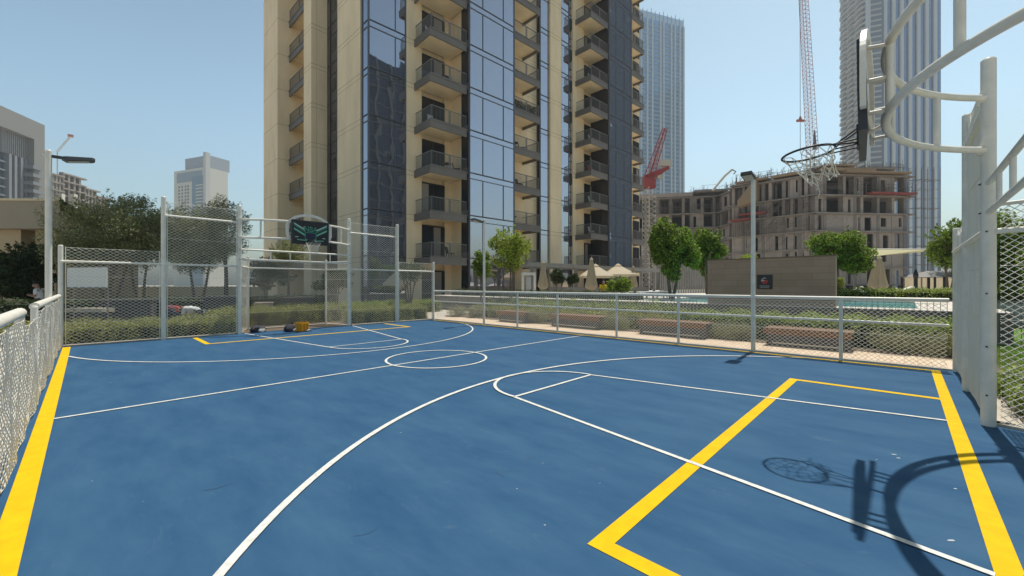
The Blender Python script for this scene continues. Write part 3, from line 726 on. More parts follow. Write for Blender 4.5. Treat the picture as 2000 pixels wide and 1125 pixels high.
# left part: glass corner bay, pier, recessed wall with doors
glassseg(FF,0,s(792),0,(s(772),))
wallseg(FF,s(792)+.04,s(823),.06)
wallseg(FF,s(868),s(905)+.8,.0,depth=.5); wallseg(FF,s(823)+.01,s(868)-.01,-.25,depth=.4,joints=False)
doors(FF,s(823)+.02,s(868),-.02)
nB=2.45; sB=s(917,nB); b0=s(843,nB-.1)
balcony(FF,b0,sB-.12,0.02,nB-.15,(1,0))
# return and glass volume B
mb=MB(); FF.box(mb,sB,sB+.5,0,1.35,0,TOP); mb.build('return_wall',CR,tw)
RT=Frame(FF.p(sB,0),(FF.n.x,FF.n.y),(-FF.u.x,-FF.u.y))
for z in levels():
    mb=MB(); FF.box(mb,sB+.02,sB+.3,1.38,nB-.05,z-FH+.5,z-.1); mb.build('side_window',ROOMG,tw)
mb=MB(); FF.box(mb,sB+.04,sB+.5,1.36,nB-.06,0,TOP-.1); mb.build('side_pier',GREYT,tw)
sC=s(1004,nB)
glassseg(FF,sB,sC,nB,(s(943,nB),s(983,nB)))
mb=MB(); FF.box(mb,sC-.5,sC-.06,-.5,nB-.13,0,TOP); mb.build('return_wall',CR,tw)
# balcony stack 2
s2=s(1054,nB-.2); wallseg(FF,sC+.02,s(1048,0),0,depth=.5)
doors(FF,s(1024,1.6)-1.5,s(1024,1.6)-.0,.06,m=ROOMG,split=2)
balcony(FF,sC+.06,s2,.02,nB-.25,(0,1))
glassseg(FF,s(1048,0)+.05,s(1056,0)+.8,.05,())
glassseg(FF,s(1055,.5),s(1073,.5),.5,())
wallseg(FF,s(1073.5,.6),s(1096,.7),.7)
glassseg(FF,s(1096.5,.6),s(1111,.5),.5,())
# stair strip with small panes
st0,st1=s(1111,.1)+.05,s(1118,.1)
mb=MB(); FF.box(mb,st0,st1,-.4,.1,0,TOP); mb.build('stair_glazing',GLASS,tw)
mb=MB()
z=.8
while z<TOP-1: FF.box(mb,st0,st1,.1,.13,z-.05,z+.05); z+=.82
for z in levels(): FF.box(mb,st0,st1,.12,.22,z-1.2,z-.1)
mb.build('stair_mullions',DARK,tw)
wallseg(FF,s(1118.5,.3),s(1140,.3),.3,depth=1.2)
wallseg(FF,s(1140,.3)+.02,s(1190,0),-.02,depth=.4)
doors(FF,s(1141,0),s(1160,0),.05,split=2); doors(FF,s(1168,0),s(1189,0),.05,split=2)
nD=2.45; balcony(FF,s(1157,nD),s(1190,nD)-.1,.02,nD-.1,(1,0))
mb=MB(); FF.box(mb,s(1190,nD)+.02,s(1190,nD)+.5,-.5,nD-.13,0,TOP); mb.build('return_glazing',ROOMG,tw)
GLASSD=glassmat('dark_reflect_glass',(.36,.39,.45),.03,.9,.035,.5)  # tinted darker than the other panes, a dark reflection put into the colour
sE=s(1233,nD); glassseg(FF,s(1190,nD),sE,nD,(s(1203,nD),s(1219,nD)),m=GLASSD)
mb=MB(); FF.box(mb,sE-.5,sE-.06,-1,nD-.13,0,TOP); mb.build('return_wall',GREYT,tw)
wallseg(FF,sE,s(1249,1.0),1.0,depth=2); doors(FF,s(1236,1.0),s(1247,1.0),1.05,split=2)
balcony(FF,sE+.05,s(1257,nD),1.02,nD,(0,1))
# left flank
q=LF.s
glassseg(LF,.05,q(708),0,())
mb=MB(); LF.box(mb,q(708)+.05,q(705.5),-.6,-.1,0,TOP); mb.build('dark_strip',DARK,tw)
wallseg(LF,q(705),q(659,.05),.05)
nn=-.6; 
mb=MB(); LF.box(mb,q(659,.05)+.02,37.2-27,nn-.3,nn,0,TOP); mb.build('dark_cladding',mat('bronze_cladding',(.085,.07,.06),.45,noise=.15,nscale=1.2),tw)
mb=MB()
for z in levels(): LF.box(mb,q(659,.05)+.03,35.5-27,nn,nn+.03,z-.05,z+.05); LF.box(mb,q(659,.05)+.03,35.5-27,nn,nn+.028,z-1.0,z-.95)
LF.box(mb,q(646,nn)-.05,q(646,nn)+.05,nn,nn+.06,0,TOP); mb.build('cladding_bars',DARK,tw)
for i,z in enumerate(levels()[:-1]):
    mb=MB(); LF.box(mb,q(656,nn),q(648,nn),nn,nn+.02,z+.9,z+1.9); mb.build('narrow_window',ROOMG,tw)
y608=35.6-27; n13=q
x608=35.6*math.tan(ang(608)); n2=13.7-x608
mb=MB(); LF.box(mb,y608,y608+1.7,-1.5,n2,0,TOP); mb.cur=1
for z in levels(): LF.box(mb,y608,y608+1.7,n2-.02,n2+.004,z-.06,z-.035); LF.box(mb,y608,y608+1.7,n2-.02,n2+.0045,z-.40,z-.38)
for z in levels(): mb.box(x608,14.6,35.6-.004,35.62,z-.06,z-.035); mb.box(x608,14.6,35.6-.0045,35.62,z-.40,z-.38)
mb.box(x608+.42,x608+.435,35.596,35.61,0,TOP); mb.build('wall',[CR,JOINT],tw)
y542=42.5; x542=y542*math.tan(ang(542)); n1=13.7-x542; y515=x542/math.tan(ang(515))
mb=MB(); LF.box(mb,y542-27,y515-27,-2,n1,0,TOP); mb.cur=1
for z in levels(): LF.box(mb,y542-27,y515-27,n1-.02,n1+.004,z-.06,z-.035)
for z in levels(): mb.box(x542,14.8,42.5-.004,42.52,z-.06,z-.035)
mb.build('wall',[CR,JOINT],tw)
wallseg(LF,37.3-27,42.5-27,-1.3,depth=.3,m=CR)
balcony(LF,37.32-27,42.48-27,-1.28,.22,(0,0))
mb=MB(); mb.prism([FF.p(-.3,.3),FF.p(33,2.6),(47,47),(12.3,47),(12.3,30)],TOP,TOP+.6); mb.build('roof_slab',GREYT,tw)

# ------------------------------------------------------------------ pergola and planters along the tower foot
t=thing('pergola',(30,20,0),'long grey slatted pergola along the tower foot behind the parasols','pergola')
PG=mat('pergola_grey',(.25,.24,.22),.6,noise=.1,nscale=2)
PF=Frame(at(1028,31).xy,(.9986,-.05),(-.05,-.9986))
b_=MB(); Lp=PF.s(1300); PF.box(b_,0,Lp,0,.16,3.0,3.32); PF.box(b_,0,Lp,-2.2,-2.04,3.0,3.32); b_.build('beam',PG,t)
b_=MB(); qq=.2
while qq<Lp: PF.box(b_,qq,qq+.06,-2.04,-.001,3.05,3.25); qq+=.32
b_.build('slats',PG,t)['kind']='stuff'
for i in range(9):
    b_=MB(); c_=.3+i*(Lp-.6)/8
    for j in range(3): PF.box(b_,c_+j*.16,c_+j*.16+.07,.02,.14,.88,2.998)
    b_.build('post',PG,t)
t=thing('screen_fence',(45,15,0),'grey vertical slat screen behind the big green trees','fence')
b_=MB(); SF_=Frame(at(1288,33).xy,(.96,-.28),(-.28,-.96)); Ls=SF_.s(1395); qq=0
while qq<Ls: SF_.box(b_,qq,qq+.12,0,.05,.88,3.3); qq+=.22
b_.build('slats',PG,t)
t=thing('planter',(*at(1180,28.5).xy,.88),'long low grey stone planter in front of the pergola','planter')
b_=MB(); P2=Frame(at(1088,27).xy,(.99,-.12),(-.12,-.99)); P2.box(b_,0,P2.s(1268),-.7,0,.88,1.42); b_.build('trough',mat('planter_grey',(.16,.15,.14),.8,noise=.2,nscale=3),t)
P2b=MB(); P2.box(P2b,.06,P2.s(1268)-.06,-.64,-.06,1.421,1.43); P2b.build('soil',SOIL,t)
t=thing('towel_stand',(*at(1031.5,27).xy,.88),'white framed doorway shaped stand left of the first closed parasol','stand')
b_=MB(); tf=Frame(at(1018.5,27).xy,(.75,-.66),(-.66,-.75)); Lt=tf.s(1045.5)
tf.box(b_,0,.14,0,.3,.88,2.22); tf.box(b_,Lt-.14,Lt,0,.3,.88,2.22); tf.box(b_,0,Lt,0,.3,2.222,2.4); b_.build('frame',mat('stand_white',(.62,.62,.58),.6),t)
b_=MB(); tf.box(b_,.3,Lt-.3,.05,.2,.88,2.1); b_.build('panel',mat('stand_grey',(.42,.42,.42),.6),t)

# ------------------------------------------------------------------ parasols
CANV=mat('beige_canvas',(.50,.42,.29),.85,noise=.06,nscale=4,trans=.25); CANV2=mat('cream_canvas',(.66,.57,.42),.85,trans=.3); POLE=mat('pale_wood_pole',(.42,.34,.23),.6)
def closed_parasol(loc,label,h=2.45):
    t=thing('closed_parasol',loc,label,'parasol','closed parasols by the pool')
    m=MB(); m.tube([(0,0,.05),(0,0,h-.1)],.028,8); m.build('pole',POLE,t,world=False)
    m=MB(); m.lathe([(.3,0),(.3,.06),(.06,.09),(.05,.3)],12); m.build('base',GREYM,t,world=False)
    m=MB(); n=48; prof=[(.02,h),(.06,h-.08),(.13,h-.16),(.09,h-.22),(.14,h-.34),(.22,h-.8),(.30,h-1.3),(.40,h-1.75),(.42,h-1.83),(.27,h-2.02),(.05,h-2.05)]
    vs=[];fs=[]
    for j,(r,z) in enumerate(prof):
        f=min(1,j/4)
        for k_ in range(n):
            a=2*math.pi*k_/n; rr=r*(1-.30*f*abs(math.sin(a*4))**.7); vs.append((rr*math.cos(a),rr*math.sin(a),z-.05*f*abs(math.sin(a*4))*(j>7)))
    for j in range(len(prof)-1):
        for k_ in range(n): fs.append((j*n+k_,j*n+(k_+1)%n,(j+1)*n+(k_+1)%n,(j+1)*n+k_))
    m.add(vs,fs); m.build('canopy',CANV,t,world=False,smooth=True)
    return t
cp=[(1061,29.5,'closed beige parasol left of the two open ones, beside the white stand'),(1155,25.6,'largest closed beige parasol right before the open parasols'),(1237,37,'small closed beige parasol right of the open parasols'),(1718,24.3,'closed beige parasol behind the loungers, right of the brown wall'),(1708,29,'paler closed parasol half hidden behind the nearer one')]
for px,d,lb in cp: p=at(px,d,.88); closed_parasol(p,lb)
def open_parasol(loc,label,r=1.75,h=2.6,rz=.3):
    t=thing('open_parasol',loc,label,'parasol','open parasols',rz=rz)
    MB().tube([(0,0,0),(0,0,h-.05)],.03,8).build('pole',POLE,t,world=False)
    m=MB(); m.lathe([(.32,0),(.32,.07),(.07,.1),(.05,.3)],12); m.build('base',GREYM,t,world=False)
    m=MB(); hz=h-.95
    c=[(math.cos(R(45+90*i))*r*1.32,math.sin(R(45+90*i))*r*1.32,hz) for i in range(4)]
    ap=(0,0,h)
    vs=[ap]+c+[(x*.999,y*.999,z-.16) for x,y,z in c]
    m.add(vs,[(0,1,2),(0,2,3),(0,3,4),(0,4,1),(1,5,6,2),(2,6,7,3),(3,7,8,4),(4,8,5,1)]); m.build('canopy',CANV2,t,world=False)
    m=MB(); 
    for x,y,z in c: m.tube([(0,0,h-.06),(x*.97,y*.97,z-.03)],.014,5)
    m.build('ribs',POLE,t,world=False)
    m=MB(); m.add([(0,0,h+.10)]+[(x*.2,y*.2,h-.10) for x,y,z in c],[(0,1,2),(0,2,3),(0,3,4),(0,4,1)]); m.build('vent_cap',CANV2,t,world=False)
    return t
open_parasol(at(1163,34.5,.88),'open cream parasol, the left one of the pair before the pergola',1.35,2.4,.75)
open_parasol(at(1207,38,.88),'open cream parasol, the right one of the pair before the pergola',1.5,2.6,.75)
open_parasol(at(775,29,0),'open pale parasol behind the far right goal cage mesh',.82,2.62,.75)
# shade sail
t=thing('shade_sail',(*at(1750,34).xy,4),'pale yellow shade sail stretched above the closed parasol','shade sail')
a,b,c_,d_=at(1668,31,zat(487,31)),at(1812,34,zat(487.5,34)),at(1800,37,zat(492,37)),at(1690,29,zat(502,29))
m=MB(); m.add([a,b,c_,d_],[(0,1,2,3)]); o=m.build('sail',mat('sail_fabric',(.62,.58,.36),.8,trans=.35),t); sd=o.modifiers.new('s','SOLIDIFY'); sd.thickness=.03
m=MB(); m.tube([a,b],.07,6); m.build('edge_bar',WHITE,t)
for p in (b,c_): MB().tube([(p.x,p.y,.88),(p.x,p.y,p.z)],.06,8).build('mast',GREYM,t)
MB().tube([(a.x,a.y,.88),(a.x,a.y,a.z)],.06,8).build('mast',GREYM,t)
# loungers and pool things
LW=mat('lounger_white',(.78,.77,.74),.6)
lb_=['white sun lounger beside the right end of the brown wall','white sun lounger left of the closed parasol','white sun lounger right of the closed parasol']
for px,lb in zip((1645,1687,1742),lb_):
    p=at(px,24.8,.88); t=thing('sun_lounger',p,lb,'sun lounger','white sun loungers beyond the pool',rz=R(-75))
    MB().box(-.95,.35,-.33,.33,.26,.36).build('mattress',LW,t,world=False,bevel=.02)
    m=MB(); m.add([(.35,-.33,.26),(.95,-.33,.52),(.95,.33,.52),(.35,.33,.26),(.35,-.33,.36),(.93,-.33,.62),(.93,.33,.62),(.35,.33,.36)],[(0,3,2,1),(4,5,6,7),(0,1,5,4),(1,2,6,5),(2,3,7,6),(3,0,4,7)]); m.build('backrest',LW,t,world=False,bevel=.02)
    for x in (-.85,.6):
        for y in (-.28,.28): MB().box(x-.03,x+.03,y-.03,y+.03,0,.27).build('leg',LW,t,world=False)
lb2=['white lounger in a row seen through the fence mesh, leftmost of four','white lounger in the row behind the mesh, second from the left','white lounger in the row behind the mesh, third from the left','white lounger in the row behind the mesh, rightmost of four']
for px,lb in zip((1222,1244,1264,1284),lb2):
    p=at(px,21.5,.88); t=thing('sun_lounger',p,lb,'sun lounger','white sun loungers on the left part of the deck',rz=R(-30))
    MB().box(-.95,.35,-.33,.33,.22,.32).build('mattress',LW,t,world=False,bevel=.02)
    MB().box(.35,.95,-.33,.33,.26,.36).build('backrest',LW,t,world=False,bevel=.02)
    for x in (-.85,.8):
        for y in (-.28,.28): MB().box(x-.03,x+.03,y-.03,y+.03,0,.23).build('leg',LW,t,world=False)

# ------------------------------------------------------------------ distant towers
def vframe(px0,d0,px1,d1,side=0):                       # wall from one bearing/depth to another, outward normal towards the court
    a=at(px0,d0).xy; b=at(px1,d1).xy; u=(b-a).normalized(); n=Vector((u.y,-u.x))
    if n.dot(-a)<0: n=-n
    if side and n.dot(Vector((math.cos(YAW),-math.sin(YAW))))*side<0: n=-n
    f=Frame(a,u,n); f.L=(b-a).length; return f
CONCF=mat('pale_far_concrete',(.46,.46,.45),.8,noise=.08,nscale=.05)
# striped tower, right
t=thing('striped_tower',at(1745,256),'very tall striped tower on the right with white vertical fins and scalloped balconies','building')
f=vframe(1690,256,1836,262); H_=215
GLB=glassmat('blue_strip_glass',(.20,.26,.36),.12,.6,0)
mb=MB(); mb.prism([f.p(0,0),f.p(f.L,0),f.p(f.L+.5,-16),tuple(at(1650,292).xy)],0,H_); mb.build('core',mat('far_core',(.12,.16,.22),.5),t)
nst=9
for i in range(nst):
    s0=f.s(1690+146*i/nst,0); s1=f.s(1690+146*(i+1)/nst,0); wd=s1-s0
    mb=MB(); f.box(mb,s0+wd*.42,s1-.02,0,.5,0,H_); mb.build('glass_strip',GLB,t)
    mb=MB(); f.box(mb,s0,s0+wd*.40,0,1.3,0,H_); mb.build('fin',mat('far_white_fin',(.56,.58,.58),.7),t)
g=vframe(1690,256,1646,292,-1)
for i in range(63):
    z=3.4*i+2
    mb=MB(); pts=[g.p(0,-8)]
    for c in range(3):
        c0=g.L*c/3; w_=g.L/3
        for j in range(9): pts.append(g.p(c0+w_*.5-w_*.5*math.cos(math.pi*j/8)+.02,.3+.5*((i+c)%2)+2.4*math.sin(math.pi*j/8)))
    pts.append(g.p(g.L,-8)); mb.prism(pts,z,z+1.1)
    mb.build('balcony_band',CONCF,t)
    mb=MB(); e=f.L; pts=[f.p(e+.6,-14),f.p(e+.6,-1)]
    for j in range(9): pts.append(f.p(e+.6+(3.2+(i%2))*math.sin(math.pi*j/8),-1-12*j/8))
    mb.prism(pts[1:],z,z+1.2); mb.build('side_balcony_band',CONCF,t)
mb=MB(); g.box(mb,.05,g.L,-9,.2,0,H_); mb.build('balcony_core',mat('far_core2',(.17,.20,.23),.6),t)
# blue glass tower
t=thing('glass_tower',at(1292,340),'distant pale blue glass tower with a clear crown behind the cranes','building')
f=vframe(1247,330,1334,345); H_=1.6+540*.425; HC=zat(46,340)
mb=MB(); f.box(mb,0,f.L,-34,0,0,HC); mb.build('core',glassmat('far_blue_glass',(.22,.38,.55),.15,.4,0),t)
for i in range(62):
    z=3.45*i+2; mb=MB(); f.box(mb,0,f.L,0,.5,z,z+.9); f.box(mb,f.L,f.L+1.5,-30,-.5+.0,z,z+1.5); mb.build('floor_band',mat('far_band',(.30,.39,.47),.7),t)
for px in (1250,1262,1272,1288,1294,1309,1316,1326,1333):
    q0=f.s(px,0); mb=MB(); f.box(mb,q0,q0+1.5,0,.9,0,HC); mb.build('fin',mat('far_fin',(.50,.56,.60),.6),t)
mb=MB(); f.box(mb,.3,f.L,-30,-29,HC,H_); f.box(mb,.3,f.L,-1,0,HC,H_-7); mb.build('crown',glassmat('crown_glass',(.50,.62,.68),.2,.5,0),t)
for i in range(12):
    q0=f.L*i/11.; mb=MB(); f.box(mb,q0,q0+.4,-.2,.3,HC,H_-5.5+(1.5 if i%3==0 else 0)); mb.build('mast',CONCF,t)
# left tower block
t=thing('office_block',at(30,170),'dark glass high rise with a pale frame at the left edge of the photo','building')
f=vframe(-60,150,80,180); H_=72
WF=mat('pale_frame',(.22,.215,.20),.8); DG=mat('blue_grey_glazing',(.10,.12,.15),.3); L=f.L
mb=MB(); f.box(mb,0,L,-25,-3,0,H_-2); mb.build('core',DG,t)
mb=MB(); f.box(mb,0,L,-3,1,H_-8,H_); mb.build('top_frame',WF,t)
s1_=f.s(61,0); mb=MB(); f.box(mb,s1_,L,-3,1,0,H_-8.01); f.box(mb,L-.02,L+.5,-25,1,0,H_); mb.build('side_frame',WF,t)
for i in range(16):
    q0=f.s(2+i*3.8,-2); mb=MB(); f.box(mb,q0,q0+.35,-3,-1.5,H_-17,H_-8.01); mb.build('louvre',mat('grey_louvre',(.30,.30,.30),.6),t)
for i in range(18):
    z=H_-21-3.4*i
    if z<3: break
    mb=MB(); f.box(mb,f.s(52,0),f.s(77,1),-2,2.2,z,z+1.4); mb.build('balcony',mat('office_balcony',(.20,.21,.22),.7),t)
    mb=MB(); f.box(mb,0,f.s(50,0),-3,-1.8,z,z+.7); mb.build('floor_band',mat('office_band',(.16,.18,.20),.5),t)
for px in (13,24,36,45): q0=f.s(px,-1.8); mb=MB(); f.box(mb,q0,q0+1.2,-3,-1,0,H_-17); mb.build('pier',mat('office_pier',(.22,.23,.245),.6),t)
# mid distance hotel tower
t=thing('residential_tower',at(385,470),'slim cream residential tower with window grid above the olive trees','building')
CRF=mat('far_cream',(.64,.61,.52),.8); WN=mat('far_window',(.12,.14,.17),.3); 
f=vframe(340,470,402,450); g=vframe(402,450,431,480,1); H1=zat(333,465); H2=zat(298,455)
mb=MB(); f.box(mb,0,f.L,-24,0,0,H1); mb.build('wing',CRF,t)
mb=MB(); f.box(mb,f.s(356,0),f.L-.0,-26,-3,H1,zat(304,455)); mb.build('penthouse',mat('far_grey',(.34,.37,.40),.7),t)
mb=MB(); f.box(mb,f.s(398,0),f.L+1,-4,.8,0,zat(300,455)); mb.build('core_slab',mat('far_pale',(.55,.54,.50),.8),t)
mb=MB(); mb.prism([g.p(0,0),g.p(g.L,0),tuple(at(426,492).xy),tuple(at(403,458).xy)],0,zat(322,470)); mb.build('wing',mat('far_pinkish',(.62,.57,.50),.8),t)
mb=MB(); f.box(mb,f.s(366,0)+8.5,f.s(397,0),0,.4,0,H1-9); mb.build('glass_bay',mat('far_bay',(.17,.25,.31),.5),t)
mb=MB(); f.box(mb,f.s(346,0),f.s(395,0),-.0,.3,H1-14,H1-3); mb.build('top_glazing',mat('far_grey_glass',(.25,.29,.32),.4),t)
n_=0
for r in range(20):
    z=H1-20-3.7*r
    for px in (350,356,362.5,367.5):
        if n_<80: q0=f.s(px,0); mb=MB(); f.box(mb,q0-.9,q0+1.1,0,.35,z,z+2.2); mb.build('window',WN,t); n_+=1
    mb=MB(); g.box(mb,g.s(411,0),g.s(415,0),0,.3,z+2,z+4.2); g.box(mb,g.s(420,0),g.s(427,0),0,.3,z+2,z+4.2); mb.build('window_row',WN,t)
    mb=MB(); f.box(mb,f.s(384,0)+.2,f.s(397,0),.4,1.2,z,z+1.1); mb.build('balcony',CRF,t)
# construction block far left
CON=mat('raw_concrete',(.28,.245,.21),.9,noise=.25,nscale=.4); COND=mat('interior_shade',(.05,.046,.045),.9); BLK=brickmat('blockwork',(.36,.315,.28),(.41,.36,.32),(.25,.22,.2),.8,.4,.02,.9,axis='XZ')  # COND: near-black solid blocks, shade of the open floors put into the colour
t=thing('construction_block',at(150,200),'unfinished concrete block with dark floors far left above the olive trees','building')
f=vframe(95,190,215,225)
tops=[(95,122,352),(122,165,345),(165,192,362),(190,214,372)]
for a,b,y in tops:
    s0,s1=f.s(a,0),f.s(b,0); zt=zat(y,205); mb=MB(); f.box(mb,s0,s1,-15,-1.5,0,zt-1); mb.build('shade_block',COND,t)
    z=zt
    while z>5: mb=MB(); f.box(mb,s0,s1+1,-1.5,.4,z-.7,z); mb.build('slab',CON,t); z-=3.6
    for i in range(4): q0=s0+(s1-s0)*i/4; mb=MB(); f.box(mb,q0,q0+1.1,-1.4,0,0,zt-.7); mb.build('column',CON,t)
mb=MB(); f.box(mb,f.s(106,0),f.s(113,0),.4,3,0,zat(384,200)); f.box(mb,f.s(131,0),f.s(138,0),.4,3,0,zat(379,200)); mb.build('shaft',CRF,t)
# distant cranes
def lattice(mb,a,b,w0,w1,r,n=14):
    a=Vector(a); b=Vector(b); t_=(b-a).normalized(); s_=t_.cross(Vector((.37,.91,.12))).normalized(); q_=t_.cross(s_)
    C=[]
    for i in range(n+1):
        f_=i/n; c=a.lerp(b,f_); w_=(w0+(w1-w0)*f_)/2; C.append([c+s_*w_*x+q_*w_*y for x,y in ((1,1),(-1,1),(-1,-1),(1,-1))])
    for k_ in range(4): mb.tube([c[k_] for c in (C[0],C[-1])],r,4)
    for i in range(n):
        for k_ in range(4):
            mb.tube([C[i][k_],C[i+1][(k_+1)%4]],r*.55,4,caps=False); mb.tube([C[i][k_],C[i][(k_+1)%4]],r*.55,4,caps=False)
    return mb
CRW=mat('crane_cream',(.55,.50,.42),.6); CRR=mat('crane_red',(.33,.035,.03),.55); CRO=mat('crane_faded_red',(.48,.15,.10),.6)
base=at(1268,92); t=thing('tower_crane',base,'red and cream tower crane standing in front of the pale blue tower','crane')
zt=zat(367,92); lattice(MB(),base,(base.x,base.y,zt),2.0,2.0,.075,22).build('mast',CRW,t)
R_=at(2000,1).xy-at(1000,1).xy; R_=R_/R_.length; R3=Vector((R_.x,R_.y,0))
m=MB(); m.tube([(base.x,base.y,zt),(base.x,base.y,zt+2.0)],1.5,10); m.build('slewing_ring',CRR,t)
c0=Vector((base.x,base.y,zt+2.0)); 
m=MB(); m.tube([c0-R3*1.2,c0+R3*2.5+Vector((0,0,1.6)),c0+R3*4.4+Vector((0,0,2.6))],.75,4,rs=[.9,.8,.4]); m.build('machinery_deck',CRR,t)
m=MB(); e=c0+R3*3.4+Vector((0,0,3.5)); m.tube([e-R3*1.3,e+R3*1.4],.95,4); m.build('counterweight',CRW,t)
m=MB(); e=c0+R3*2.2+Vector((0,0,.4)); m.tube([e-R3*.5,e+R3*.5],.6,4); m.build('cab',CRW,t)
tip=at(1299,88,zat(250,88)); lattice(MB(),c0+Vector((0,0,.5)),tip,1.5,.7,.085,11).build('jib',CRR,t)
m=MB(); ap=c0+R3*1.8+Vector((0,0,6)); m.tube([c0+R3*3,ap],.13,4); m.tube([c0+R3*.3,ap],.13,4); m.tube([ap,tip],.05,4); m.tube([c0+R3*3.6+Vector((0,0,2)),ap],.08,4); m.build('a_frame',CRW,t)
base=at(1586,118); t=thing('tower_crane',base,'slender pale red crane jib rising out of the photo above the building site','crane')
top=at(1566,118,zat(-60,118)); lattice(MB(),at(1587,118,zat(300,118)),top,2.1,1.5,.075,44).build('jib',CRO,t)
lattice(MB(),at(1587,118,0),at(1587,118,zat(302,118)),2.2,2.2,.14,22).build('mast',CRW,t)
m=MB(); h=at(1563,112,zat(236,112)); m.tube([h,at(1562.3,112,zat(-60,112))],.07,4); m.tube([h,at(1563,112,zat(300,112))],.07,4); m.build('cable',DARK,t)
m=MB(); m.tube([h-R3*.9,h-R3*.4+Vector((0,0,.1)),h+R3*.9],.4,6); m.tube([h,h+Vector((0,0,1.2))],.45,6,rs=[.5,.2]); m.build('hook_block',CRO,t)
m=MB(); q0=at(1591,117,zat(292,117)); m.tube([q0,q0+Vector((0,0,5.5))],.5,5,rs=[.6,.15]); m.build('apex',GREYM,t)
b0=at(112,300,zat(296,300)); t=thing('tower_crane',at(112,300),'tiny pale luffing crane jib far off above the left floodlight','crane')
lattice(MB(),b0,at(138,300,zat(266,300)),1.0,.7,.1,8).build('jib',CRF,t); MB().tube([at(112,300,0),b0],.5,4).build('mast',CRF,t)
MB().box(*(lambda p:(p.x-1.5,p.x+1.5,p.y-1.5,p.y+1.5,p.z-.5,p.z+1))(at(138,300,zat(266,300)))).build('jib_tip',CRO,t)

# ------------------------------------------------------------------ construction site building, right
t=thing('unfinished_building',at(1560,80),'unfinished concrete apartment building with open floors and scaffolding on the right','building')
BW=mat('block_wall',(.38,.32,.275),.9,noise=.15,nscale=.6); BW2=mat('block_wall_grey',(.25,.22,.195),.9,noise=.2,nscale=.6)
SCAF=mat('scaffold_steel',(.16,.13,.11),.7); PLY=mat('plywood',(.33,.23,.14),.8); REDP=mat('red_platform',(.30,.055,.04),.7)
LV=[1.7,5.1,8.5,11.9,15.3,18.7,22.6]
def site_face(f,bays,top,seed,roofz=None,deep=9):
    rs=random.Random(seed); nb=len(bays)-1
    mb=MB(); f.box(mb,0,f.L,-deep,-4.0,0,LV[top]-.3); mb.build('shade_block',COND,t)
    for k_ in range(0,top+1):
        z=LV[k_]; mb=MB(); f.box(mb,-.6,f.L+.4,-deep,.55 if k_>2 else .25,z-.26,z); mb.build('slab',CON,t)
    for i in range(nb+1):
        q0=bays[i]; mb=MB(); f.box(mb,q0-.28,q0+.28,-1.2,-.05,0,LV[top]-.26); mb.build('column',BW2 if i%2 else BW,t)
    for k_ in range(top):
        z0,z1=(LV[k_]),(LV[k_+1]-.26)
        for i in range(nb):
            a,b=bays[i]+.281,bays[i+1]-.281; w_=b-a; r=rs.random(); mb=MB()
            hi = k_>=top-2 or (seed in (21,31) and i%2==0)
            if hi and r<.55:
                if r<.25: f.box(mb,a,a+w_*.25,-2.0,-1.8,z0,z1); mb.build('partition',BW2,t)
                continue
            if w_<2.0 and r<.6: f.box(mb,a,b,-.35,-.12,z0,z1); mb.build('wall_panel',BW,t); continue
            o0=a+w_*rs.choice((.12,.3,.5)); o1=min(b-.1,o0+w_*rs.uniform(.3,.5)); sill=z0+rs.choice((0,0,.9)); hd=z1-rs.choice((.25,.5))
            f.box(mb,a,o0,-.35,-.12,z0,z1); f.box(mb,o1,b,-.35,-.12,z0,z1); f.box(mb,o0,o1,-.35,-.12,hd,z1)
            if sill>z0: f.box(mb,o0,o1,-.35,-.12,z0,sill)
            mb.build('wall_panel',BW if rs.random()<.72 else BW2,t)
fR=vframe(1590,77.5,1778,79.5); bR=[fR.s(px,0) for px in (1592,1612,1650,1671,1684,1716,1745,1768)]; bR[0]=.3
site_face(fR,bR,6,3)
mb=MB(); fR.box(mb,fR.s(1613,0),fR.s(1656,0),-.36,-.10,LV[3]-3.2,LV[4]-.3); mb.build('brick_infill',brickmat('blockwork2',(.33,.285,.25),(.37,.32,.28),(.22,.19,.17),.5,.25,.012,.9,axis='XZ'),t)
fL=vframe(1428,89,1590,77.5); bL=[fL.s(px,0) for px in (1432,1452,1462,1490,1504,1530,1546,1562,1574,1588)]
site_face(fL,bL,6,8)
fW=vframe(1236,101,1428,96); LVs=LV; 
bW=[fW.s(px,0) for px in (1240,1262,1285,1310,1335,1350,1372,1395,1424)]
site_face(fW,bW,6,21,deep=12)
fM=vframe(1395,99,1442,88.5); site_face(fM,[.3,fM.L*.3,fM.L*.62,fM.L-.3],6,31)
# roof clutter: slanted formwork, tables, rails and scaffolding tubes
rs=random.Random(5)
def clutter(f,px0,px1,zb,n,h,seed,parent,name='scaffolding',dep=(-6,.4)):
    rr=random.Random(seed); mb=MB(); s0,s1=f.s(px0,0),f.s(px1,0)
    for i in range(n):
        q0=rr.uniform(s0,s1); nn_=rr.uniform(*dep); p=f.p(q0,nn_); hh=h*rr.uniform(.5,1)
        mb.tube([(p[0],p[1],zb),(p[0],p[1],zb+hh)],.035,4)
        if i%2==0:
            q1=q0+rr.uniform(1.5,5); p2=f.p(min(q1,s1+.5),nn_); zz=zb+hh*rr.uniform(.3,1); mb.tube([(p[0],p[1],zz),(p2[0],p2[1],zz+rr.uniform(-.4,.4))],.035,4)
        if i%5==0: p2=f.p(q0+2.5,nn_); mb.tube([(p[0],p[1],zb),(p2[0],p2[1],zb+hh)],.03,4)
    return mb.build(name,SCAF,parent)
